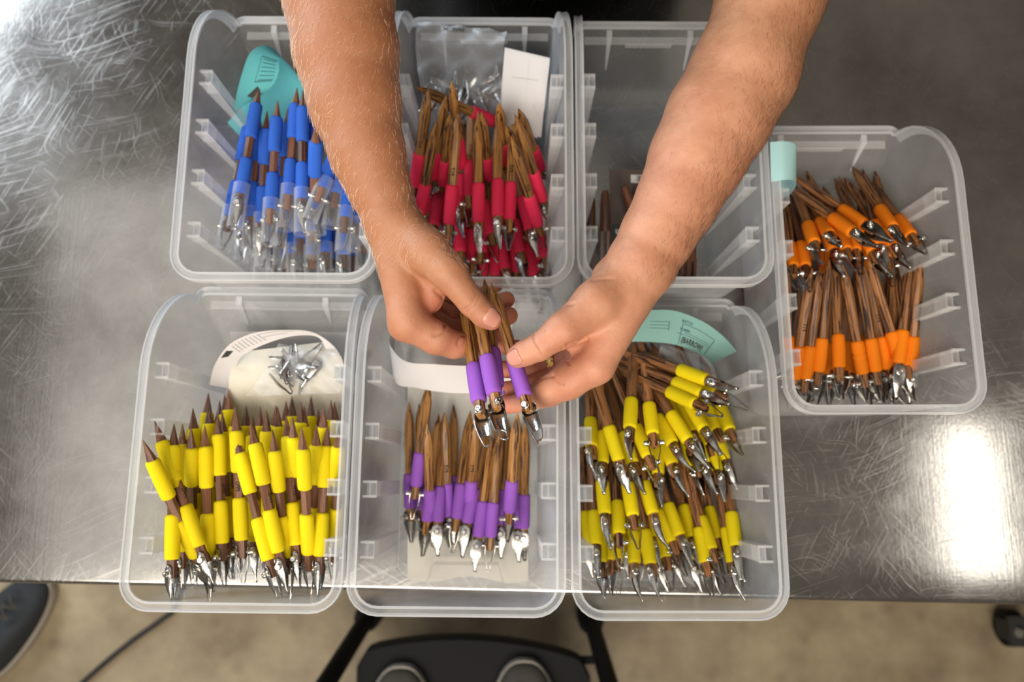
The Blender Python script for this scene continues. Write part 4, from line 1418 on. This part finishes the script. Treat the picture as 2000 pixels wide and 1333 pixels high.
def smooth_mesh(V, Q, it=2, lam=.5):
    E_ = np.concatenate([Q[:, [0, 1]], Q[:, [1, 2]], Q[:, [2, 3]], Q[:, [3, 0]]])
    for _ in range(it):
        acc = np.zeros_like(V)
        cnt = np.zeros(len(V))
        for a, b in ((0, 1), (1, 0)):
            np.add.at(acc, E_[:, a], V[E_[:, b]])
            np.add.at(cnt, E_[:, a], 1)
        V = V + lam * (acc / np.maximum(cnt, 1)[:, None] - V)
    return V


def vnormals(V, Q):
    n = np.cross(V[Q[:, 2]] - V[Q[:, 0]], V[Q[:, 3]] - V[Q[:, 1]])
    out = np.zeros_like(V)
    for k in range(4):
        np.add.at(out, Q[:, k], n)
    return out / np.maximum(np.linalg.norm(out, axis=1, keepdims=True), 1e-12)


VA, VB = smooth_mesh(VA, QA, 3), smooth_mesh(VB, QB, 3)


def crease(V, Q, lines, zmin):
    """press skin folds into the surface along photo polylines: (points, depth m, width px)"""
    Nn = vnormals(V, Q)
    D = (V - np.array([0, 0, TZ + ZC])) @ _fw
    px = 1000 + FPX * (V @ _rt) / D
    py = 666.5 - FPX * ((V - np.array([0, 0, TZ + ZC])) @ _up) / D
    face = (Nn[:, 2] > 0.15) & (V[:, 2] > TZ + zmin)
    disp = np.zeros(len(V))
    for pts, dep, wd in lines:
        best = np.full(len(V), 1e9)
        pp = catmull(pts, 14)
        for i in range(len(pp) - 1):
            ax_, ay = pp[i]
            bx, by = pp[i + 1]
            L2 = (bx - ax_) ** 2 + (by - ay) ** 2 + 1e-9
            t = np.clip(((px - ax_) * (bx - ax_) + (py - ay) * (by - ay)) / L2, 0, 1)
            d = (px - ax_ - t * (bx - ax_)) ** 2 + (py - ay - t * (by - ay)) ** 2
            best = np.minimum(best, d)
        disp += dep * np.exp(-best / wd ** 2)
    return V - Nn * (disp * face)[:, None]


def c1(x, y):
    return (680 + x * .255, 380 + y * .255)


def c2(x, y):
    return (960 + x * .2476, 500 + y * .2476)


VA = crease(VA, QA, [([c1(985, 750), c1(950, 830), c1(885, 885)], .0007, 2.2), ([c1(1015, 780), c1(975, 850), c1(905, 905)], .0007, 2.2), ([c1(1000, 765), c1(962, 840), c1(895, 895)], .0003, 6),
                     ([c1(670, 740), c1(720, 785), c1(750, 800)], .0018, 4), ([c1(650, 930), c1(720, 850), c1(755, 800)], .0012, 3.5), ([c1(660, 1080), c1(730, 1050), c1(750, 1000)], .0014, 3.5),
                     ([c1(745, 1000), c1(735, 930), c1(700, 880)], .0010, 3), ([c1(700, 880), c1(690, 930), c1(670, 960)], .0006, 2.5), ([c1(840, 1150), c1(860, 1090), c1(880, 1080)], .0012, 3),
                     ([c1(760, 460), c1(830, 490), c1(870, 540)], .0005, 2.5), ([c1(700, 400), c1(790, 440), c1(850, 510)], .0004, 2.5)], .19)
VB = crease(VB, QB, [([c2(330, 610), c2(345, 680), c2(405, 775)], .0008, 2.4), ([c2(300, 680), c2(325, 740), c2(360, 790)], .0006, 2.2), ([c2(335, 640), c2(370, 700), c2(400, 740)], .0003, 6),
                     ([c2(750, 660), c2(680, 690), c2(600, 710)], .0022, 4), ([c2(560, 725), c2(575, 790), c2(610, 850)], .0012, 3), ([c2(480, 940), c2(520, 985), c2(560, 1010)], .0012, 3),
                     ([c2(520, 420), c2(570, 390), c2(640, 380)], .0009, 3.5), ([c2(310, 1030), c2(390, 970), c2(480, 950)], .0008, 3), ([c2(800, 190), c2(880, 185), c2(960, 180)], .0007, 3)], .19)

# torso, neck, head and upper arms
sx = 0.035
elA, elB = W(640, -150, .285), W(1545, -150, .29)
shA, shB = np.array([sx - .20, .70, TZ + .52]), np.array([sx + .20, .70, TZ + .52])
upper = [(elA, shA, .047, .056), (elB, shB, .047, .056), ((sx, .66, TZ + .56), (sx, .62, TZ + .66), .055, .05)]
head = [((sx, .61, TZ + .72), (sx, .63, TZ + .80), .070, .083), ((sx, .57, TZ + .69), (sx, .60, TZ + .74), .045, .06), ((sx, .535, TZ + .735), (sx, .53, TZ + .725), .010, .014)]
VU, QU = wide_field(upper + head + [((sx, .66, TZ + .56), (sx, .70, TZ + .50), .06, .08)], .006, .02)
V = np.concatenate([VA, VB, VU])
Q = np.concatenate([QA, QB + len(VA), QU + len(VA) + len(VB)])


def skin_material():
    m, nt, p, out = new_mat('skin')
    L = nt.links.new
    tc = N(nt, 'ShaderNodeTexCoord')
    at_ = N(nt, 'ShaderNodeAttribute', attribute_name='redness')
    n = N(nt, 'ShaderNodeTexNoise', ins={'Scale': 32.0, 'Detail': 6.0, 'Roughness': 0.65})
    L(tc.outputs['Object'], n.inputs['Vector'])
    r = N(nt, 'ShaderNodeValToRGB')
    e = r.color_ramp.elements
    e[0].position, e[0].color = 0.28, (0.46, 0.205, 0.110, 1)
    e[1].position, e[1].color = 0.72, (0.64, 0.345, 0.210, 1)
    L(n.outputs['Fac'], r.inputs[0])
    mx = N(nt, 'ShaderNodeMix', data_type='RGBA')
    L(at_.outputs['Fac'], mx.inputs[0])
    L(r.outputs[0], mx.inputs[6])
    mx.inputs[7].default_value = (0.70, 0.215, 0.155, 1)
    t2 = N(nt, 'ShaderNodeAttribute', attribute_name='tan')  # tanned skin, with right forearm shade put into the colour
    mt = N(nt, 'ShaderNodeMix', data_type='RGBA')
    L(t2.outputs['Fac'], mt.inputs[0])
    L(mx.outputs[2], mt.inputs[6])
    mt.inputs[7].default_value = (0.36, 0.14, 0.06, 1)
    # small brown freckles
    v = N(nt, 'ShaderNodeTexVoronoi', ins={'Scale': 38.0, 'Randomness': 1.0})
    L(tc.outputs['Object'], v.inputs['Vector'])
    fr = N(nt, 'ShaderNodeMapRange', ins={1: 0.02, 2: 0.07, 3: 0.5, 4: 0.0})
    L(v.outputs['Distance'], fr.inputs[0])
    mf = N(nt, 'ShaderNodeMix', data_type='RGBA')
    L(fr.outputs[0], mf.inputs[0])
    L(mt.outputs[2], mf.inputs[6])
    mf.inputs[7].default_value = (0.30, 0.12, 0.06, 1)
    L(mf.outputs[2], p.inputs['Base Color'])
    p.inputs['Roughness'].default_value = 0.46
    p.inputs['Specular IOR Level'].default_value = 0.45
    p.inputs['Subsurface Weight'].default_value = 0.12
    p.inputs['Subsurface Radius'].default_value = (1.0, 0.35, 0.2)
    p.inputs['Subsurface Scale'].default_value = 0.004
    n2 = N(nt, 'ShaderNodeTexNoise', ins={'Scale': 900.0, 'Detail': 4.0})
    L(tc.outputs['Object'], n2.inputs['Vector'])
    v2 = N(nt, 'ShaderNodeTexVoronoi', ins={'Scale': 1100.0}, feature='DISTANCE_TO_EDGE')
    L(tc.outputs['Object'], v2.inputs['Vector'])
    ad = N(nt, 'ShaderNodeMath', operation='ADD')
    L(n2.outputs['Fac'], ad.inputs[0])
    L(v2.outputs['Distance'], ad.inputs[1])
    n3 = N(nt, 'ShaderNodeTexNoise', ins={'Scale': 85.0, 'Detail': 3.0})
    L(tc.outputs['Object'], n3.inputs['Vector'])
    b0 = N(nt, 'ShaderNodeBump', ins={'Strength': 0.5, 'Distance': 0.0016})
    L(n3.outputs['Fac'], b0.inputs['Height'])
    b = N(nt, 'ShaderNodeBump', ins={'Strength': 0.4, 'Distance': 0.0005})
    L(b0.outputs[0], b.inputs['Normal'])
    L(ad.outputs[0], b.inputs['Height'])
    L(b.outputs[0], p.inputs['Normal'])
    return m


M['skin'] = skin_material()
person = empty('person', (sx, .72, 0), label='person in a black shirt reaching over the bins, sorting four purple-gripped tools', category='person')
me = mesh('body', V, [tuple(int(i) for i in q) for q in Q], M['skin'])
# redness at fingertips, knuckles and the web; tanned forearms, the right one's shade toward the elbow put into the colour
red = .24 * np.clip((.16 - V[:, 1]) / .06, 0, 1)
spots = [(fA, .9, .016) for fA in [J(*c[-1])[0] for c in fingA[1:]] + [J(*c[-1])[0] for c in fingB[1:]]]
spots += [(J(*c)[0], a, r) for c, a, r in [((965, 632, .256, 1), .45, .012), ((1005, 700, .257, 1), .45, .012), ((786, 640, .245, 1), .55, .010), ((850, 600, .235, 1), .7, .022), ((880, 655, .225, 1), .6, .020), ((875, 600, .18, 1), .8, .035), ((1070, 735, .19, 1), .6, .035), ((1085, 755, .23, 1), .35, .02), ((1110, 690, .225, 1), .6, .025), ((1300, 390, .25, 1), .2, .08)]]
for c, a, r in spots:
    d = np.linalg.norm(V - c, axis=1)
    red = np.maximum(red, a * np.exp(-(d / r) ** 2))
tan_shade = np.zeros(len(V))
ya = np.clip((V[:, 1] - .10) / .12, 0, 1)
tan_shade[:len(VA)] = (.25 + .5 * ya)[:len(VA)]
NB = vnormals(V, Q)
tb_ = np.clip((V[:, 1] - .06) / .12, 0, 1) * np.clip(.35 + NB[:, 0] * .8, 0, 1)
tan_shade[len(VA):] = (.45 * tb_)[len(VA):]
for nm, arr in (('redness', red), ('tan', tan_shade)):
    a = me.attributes.new(nm, 'FLOAT', 'POINT')
    a.data.foreach_set('value', arr.astype(np.float32))
body = link('body', me, person)
body.matrix_parent_inverse = person.matrix_world.inverted()
pinv = Matrix.Translation((-sx, -.72, 0))
body.matrix_parent_inverse = pinv


def pchild(o):
    o.parent = person
    o.matrix_parent_inverse = pinv
    return o


# nails
VH, NH = V, vnormals(V, Q)
def nail(base, tip, width, length, up, name='thumbnail', rr=.0098):
    """curved plate lying on the end of a thumb. base/tip: axis points of the last phalanx"""
    base, tip = np.array(base), np.array(tip)
    d = tip - base
    d /= np.linalg.norm(d)
    u = np.array(up, float)
    u -= d * (u @ d)
    u /= np.linalg.norm(u)
    s_ = np.cross(d, u)
    vs, fs = [], []
    nu_, nv_ = 12, 11
    for layer in (0.0007, -0.0006):
        for i in range(nu_):
            t = i / (nu_ - 1)
            yy = -length * .5 + length * t
            ww = width * .5 * (1 - abs(2 * t - 1) ** 4 * .42) * (0.94 + .06 * t)
            for j in range(nv_):
                q = 2 * j / (nv_ - 1) - 1
                ang = q * ww / rr
                drop = -.0016 * max(0, t - .5) ** 2 * 4
                r = rr + layer
                p = tip + d * yy + u * (r * math.cos(ang) + drop) + s_ * (r * math.sin(ang))
                vs.append(p)
    near = np.where(np.linalg.norm(VH - tip, axis=1) < .03)[0]
    for q, p in enumerate(vs):
        off = .0006 if q < nu_ * nv_ else -.0008
        dd = np.linalg.norm(VH[near] - p, axis=1)
        sel = near[np.argsort(dd)[:12]]
        c, nn = VH[sel].mean(0), NH[sel].mean(0)
        nn /= np.linalg.norm(nn)
        vs[q] = p - nn * ((p - c) @ nn) + nn * off
    K = nu_ * nv_
    for i in range(nu_ - 1):
        for j in range(nv_ - 1):
            a = i * nv_ + j
            fs.append((a, a + 1, a + nv_ + 1, a + nv_))
            fs.append((K + a, K + a + nv_, K + a + nv_ + 1, K + a + 1))
    rim = [j for j in range(nv_)] + [i * nv_ + nv_ - 1 for i in range(1, nu_)] + [(nu_ - 1) * nv_ + j for j in range(nv_ - 2, -1, -1)] + [i * nv_ for i in range(nu_ - 2, 0, -1)]
    for a, b_ in zip(rim, rim[1:] + rim[:1]):
        fs.append((b_, a, K + a, K + b_))
    return pchild(link(name, mesh(name, vs, fs, M['nail']), None))


M['nail'] = simple('fingernail', (0.62, 0.29, 0.22), rough=0.25, spec=0.6)
camdir = lambda p: np.array([0, 0, TZ + ZC]) - p
tA0, tA1 = J(922, 592, .264, 27)[0], J(957, 621, .2565, 22)[0]
nail(tA0, tA1, .0138, .0145, camdir(tA1) + np.array([.10, .02, 0]), rr=J(959, 624, .256, 22)[1] + .0001)
tB0, tB1 = J(1052, 679, .265, 27)[0], J(1008, 698, .257, 23)[0]
nail(tB0, tB1, .0145, .0145, camdir(tB1), rr=J(1011, 697, .257, 23)[1] + .0001)

# shirt: torso and short sleeves; trousers; hair
slA = shA + (elA - shA) * .70
slB = shB + (elB - shB) * .80
shirt = [(shA, slA, .075, .064), (shB, slB, .075, .064), (shA, shB, .085, .085), ((sx - .10, .74, TZ + .40), (sx - .10, .78, TZ + .02), .13, .13), ((sx + .10, .74, TZ + .40), (sx + .10, .78, TZ + .02), .13, .13), ((sx, .64, TZ + .22), (sx, .68, TZ + .10), .145, .14), ((sx, .70, TZ + .52), (sx, .72, TZ + .30), .12, .14), ((sx - .01, .53, TZ + .21), (sx, .64, TZ + .3), .075, .12)]
VS, QS = wide_field(shirt, .008, .03)
pchild(link('shirt', mesh('shirt', VS, [tuple(int(i) for i in q) for q in QS], M['shirt']), None))
VS, QS = wide_field([((sx - .08, .80, TZ), (sx - .10, .80, .12), .10, .07), ((sx + .08, .80, TZ), (sx + .10, .80, .12), .10, .07), ((sx - .05, .8, TZ + .03), (sx + .05, .8, TZ + .03), .13, .13)], .01, .03)
pchild(link('trousers', mesh('trousers', VS, [tuple(int(i) for i in q) for q in QS], M['denim']), None))
for s in (-1, 1):
    VS, QS = wide_field([((sx + s * .10, .83, .06), (sx + s * .11, .66, .045), .05, .04), ((sx + s * .10, .80, .06), (sx + s * .10, .80, .14), .045, .05)], .007, .02)
    VS[:, 2] = np.maximum(VS[:, 2], 0.002)
    pchild(link('boot', mesh('boot', VS, [tuple(int(i) for i in q) for q in QS], M['shoe']), None))
VS, QS = wide_field([((sx, .645, TZ + .80), (sx, .655, TZ + .83), .085, .075), ((sx, .68, TZ + .74), (sx, .67, TZ + .80), .06, .07)], .007, .02)
pchild(link('hair', mesh('hair', VS, [tuple(int(i) for i in q) for q in QS], M['hairhead'] if 'hairhead' in M else simple('brown_hair', (.05, .028, .016), rough=.6, bump=.8, bscale=500)), None))

# ring on the fourth finger of the left hand
(ra_, rra), (rb_, rrb) = J(1100, 712, .19, 24), J(1060, 719, .186, 22)
d = rb_ - ra_
d /= np.linalg.norm(d)
cpt = ra_ + (rb_ - ra_) * .52
rad = (rra + rrb) / 2 + .0004
n1 = np.cross(d, [0, 0, 1.0])
n1 /= np.linalg.norm(n1)
n2 = np.cross(d, n1)
vs, fs = [], []
SEG = 64
pr = [(-.0031, 0.0), (-.0030, .0013), (-.0015, .0018), (.0015, .0018), (.0030, .0013), (.0031, 0.0)]
for i in range(SEG):
    a = 2 * math.pi * i / SEG
    for j, (al, r) in enumerate(pr):
        wv = .00035 * math.sin(i * math.pi / 2) * (1 if j in (2, 3) else 0) + (.0003 if (i // 2 + j) % 2 else 0) * (1 if 1 <= j <= 4 else 0)
        vs.append(cpt + d * al + (rad + r + wv) * (math.cos(a) * n1 + math.sin(a) * n2))
for i in range(SEG):
    k = (i + 1) % SEG
    for j in range(len(pr)):
        l = (j + 1) % len(pr)
        fs.append((i * 6 + j, k * 6 + j, k * 6 + l, i * 6 + l))
link('ring', mesh('ring', vs, fs, M['gold'], True, 30), label='hammered gold ring worn on a finger of the left hand', category='ring')


# arm hair: fine curved fibres rooted in the forearm skin
def arm_hair(V_, Q_, n, ylo, colour, length, seed, sweep, name='arm_hair', thick=.00009):
    rg = np.random.default_rng(seed)
    Nn = vnormals(V_, Q_)
    ok = np.where((V_[:, 1] > ylo) & (Nn[:, 2] > -.25))[0]
    if 'dens' in sweep:
        pr_ = sweep['dens'](V_[ok], Nn[ok])
        ok = rg.choice(ok, n, p=pr_ / pr_.sum())
    else:
        ok = rg.choice(ok, n)
    vs, fs = [], []
    for i in ok:
        p, nn = V_[i], Nn[i]
        dr = sweep['dir'](p) + rg.normal(0, .28, 3)
        dr -= nn * (dr @ nn)
        dr /= np.linalg.norm(dr)
        l = length * rg.uniform(.5, 1.15)
        side = np.cross(dr, nn)
        b0 = len(vs)
        for t in (0, .35, .7, 1.0):
            c = p - nn * .0002 + dr * l * t + nn * (l * (.30 * t - .12 * t * t)) + side * l * .12 * t * t
            w = thick * (1 - .8 * t)
            vs += [c + side * w, c - side * w, c + nn * w * 1.5]
        for s_ in range(3):
            a = b0 + s_ * 3
            for e, g in ((0, 1), (1, 2), (2, 0)):
                fs.append((a + e, a + g, a + 3 + g, a + 3 + e))
    return pchild(link(name, mesh(name, vs, fs, colour), None, kind='stuff'))


M['blond'] = simple('blond_hair', (0.95, 0.68, 0.45), rough=0.3, spec=1.0)  # blond arm hair, paled so that its glints are in the colour
M['brownhair'] = simple('brown_arm_hair', (0.16, 0.075, 0.04), rough=0.4)
arm_hair(VA, QA, 1900, .165, M['blond'], .0075, 1, dict(dir=lambda p: np.array([-.45, -1.0, 0])), thick=.00013)
arm_hair(VB, QB, 4200, .155, M['brownhair'], .0085, 2, dict(dir=lambda p: np.array([-.1, -1.0, 0]), dens=lambda P_, N_: np.clip(.25 + N_[:, 0], .02, 2)), thick=.00006)

# ---------------------------------------------------------------- things on the floor
# black folding step stool with the photographer's shoes on it
st = empty('step_stool', (0, -.62, 0), label='black folding step stool in front of the table', category='stool')


def schild(mb, name, mat, parent, off, **kw):
    o = mb.build(name, mat, parent, **kw)
    o.matrix_parent_inverse = Matrix.Translation(-Vector(off))
    return o


so = (0, -.62, 0)
zp = .27
b = MB()
pts = []
ya = W(930, 1250, zp - TZ)[1]
xl, xr = W(700, 1262, zp - TZ)[0], W(1152, 1295, zp - TZ)[0]
front = []
for i in range(25):
    t = i / 24
    x = xl + (xr - xl) * t
    e = min(t, 1 - t)
    y = ya - .030 * (2 * t - 1) ** 2 - .018 * (t - .4) - (.03 * (1 - e / .06) ** 2 if e < .06 else 0)
    front.append((x, y))
back = [(xr, ya - .36), (xl, ya - .36)]
ol = front + back
n = len(ol)
vs = [(x, y, zp) for x, y in ol] + [(x * 1.01, y + .004, zp - .006) for x, y in ol] + [(x * 1.01, y + .004, zp - .045) for x, y in ol]
fs = [tuple(range(n))[::-1]] + [(i, (i + 1) % n, n + (i + 1) % n, n + i) for i in range(n)] + [(n + i, n + (i + 1) % n, 2 * n + (i + 1) % n, 2 * n + i) for i in range(n)] + [tuple(2 * n + i for i in range(n))]
b.add(vs, fs)
schild(b, 'platform', M['black'], st, so, sharp=30)
for k in range(2):
    b = MB()
    for px0, py0, px1, py1 in (((722, 1200, 560, 1460)), ((1152, 1205, 1225, 1460)))[k:k + 1]:
        A, B = W(px0, py0, .02 - TZ), W(px1, py1, .48 - TZ)
        b.tube([A, A + (B - A) * .5, B], .023, 12, flat=.7)
        b.tube([A - np.array([0, 0, .02]), A + (B - A) * .05], .028, 12)
    schild(b, 'leg', M['black'], st, so)
for s, px in ((-1, 712), (1, 1160)):
    A = W(px, 1290, zp - .03 - TZ)
    schild(MB().tube([A, A + np.array([-s * .06, 0, 0])], .008, 8), 'bracket', M['black'], st, so)


def shoe(name, cx, cy, z0, ang, L_, Wd, up, mat, mat_sole, stripes, **props):
    root = empty(name, (cx, cy, z0), ang, **props)
    rings, n = [], 14
    nu_ = 24
    vs, vs2, fs = [], [], []
    outl = []
    for i in range(40):
        a = 2 * math.pi * i / 40
        yy = L_ * .5 * math.sin(a)
        wd = Wd * .5 * (1 - .22 * max(0, -math.sin(a + .3)))
        xx = wd * math.copysign(abs(math.cos(a)) ** .75, math.cos(a))
        outl.append((xx, yy - L_ * .5))
    b = MB()
    m = len(outl)
    vv = [(x * .97, y, 0) for x, y in outl] + [(x * 1.02, y, .006) for x, y in outl] + [(x * 1.02, y, .022) for x, y in outl] + [(x * .95, y * 1.0, .027) for x, y in outl]
    ff = [tuple(range(m))[::-1]]
    for j in range(3):
        ff += [(j * m + i, j * m + (i + 1) % m, (j + 1) * m + (i + 1) % m, (j + 1) * m + i) for i in range(m)]
    ff.append(tuple(3 * m + i for i in range(m)))
    b.add(vv, ff)
    b.build('sole', mat_sole, root, sharp=50)
    b = MB()
    vv = []
    lv = 9
    for j in range(lv):
        t = j / (lv - 1)
        s_ = math.cos(t * math.pi / 2) ** .55
        for x, y in outl:
            yc = -L_ * .5
            hgt = up * (.55 + .45 * min(1, max(0, -y / L_) * 2.2))
            vv.append((x * .96 * max(.02, s_), yc + (y - yc) * (.12 + .86 * s_), .025 + hgt * math.sin(t * math.pi / 2)))
    ff = []
    for j in range(lv - 1):
        ff += [(j * m + i, j * m + (i + 1) % m, (j + 1) * m + (i + 1) % m, (j + 1) * m + i) for i in range(m)]
    ff.append(tuple((lv - 1) * m + i for i in range(m)))
    b.add(vv, ff)
    b.build('upper', mat, root, sharp=60)
    if stripes:
        for k in range(stripes):
            b = MB()
            x0 = Wd * .12
            pts = [(x0 * (1 if k % 2 else -1) * .9, -L_ * (.16 + .045 * k), .025 + up * .86), (x0 * (-1 if k % 2 else 1) * .9, -L_ * (.195 + .045 * k), .025 + up * .90)]
            b.tube([pts[0], ((pts[0][0] + pts[1][0]) / 2, (pts[0][1] + pts[1][1]) / 2, .027 + up * .97), pts[1]], .0032, 6)
            b.build('lace', M['leather'] if mat is M['shoe'] else M['black'], root)
    return root


for px, lab in ((782, 'left grey suede shoe tip standing on the black step stool'), (1024, 'right grey suede shoe tip standing on the black step stool')):
    p = W(px, 1292 if px > 900 else 1303, zp + .03 - TZ)
    shoe('shoe', p[0], p[1], zp + .0005, .0, .27, .125, .055, M['leather'], M['sole'], 3, label=lab, category='shoe', group='pair of shoes on the step stool')
p = W(104, 1150, .05 - TZ)
shoe('shoe', p[0] - .035, p[1] + .02, .0005, -.62, .29, .125, .06, M['shoe'], M['sole'], 4, label='dark sneaker with off-white sole on the floor, bottom left', category='shoe')
# cable on the floor
pts = catmull([W(150, 1345, .006 - TZ), W(200, 1300, .006 - TZ), W(262, 1250, .006 - TZ), W(318, 1210, .006 - TZ), W(345, 1180, .006 - TZ), W(380, 1060, .006 - TZ)], 40)
b = MB().tube(pts, .0055, 10)
o = b.build('cable', M['cable'], None)
o['label'] = 'black cable running across the concrete floor'
o['category'] = 'cable'
# caster of a cart at the right edge
p = W(2010, 1238, .10 - TZ)
cst = empty('cart_caster', (p[0], p[1], 0), label='dark caster fork with a shiny bolt at the right edge', category='caster')
MB().lathe([(-.016, .034), (-.013, .038), (.013, .038), (.016, .034)], 24, 'x', center=(0, 0, .038)).build('wheel', M['black'], cst)
MB().box((-.03, -.03, .075), (.03, .03, .085)).box((-.026, -.02, .03), (-.02, .02, .08)).box((.02, -.02, .03), (.026, .02, .08)).build('fork', M['recess'], cst, smooth=False)
MB().lathe([(.085, .012), (.09, .012), (.094, .007)], 6, 'z', center=(-.012, 0, 0)).build('bolt', M['screw'], cst)
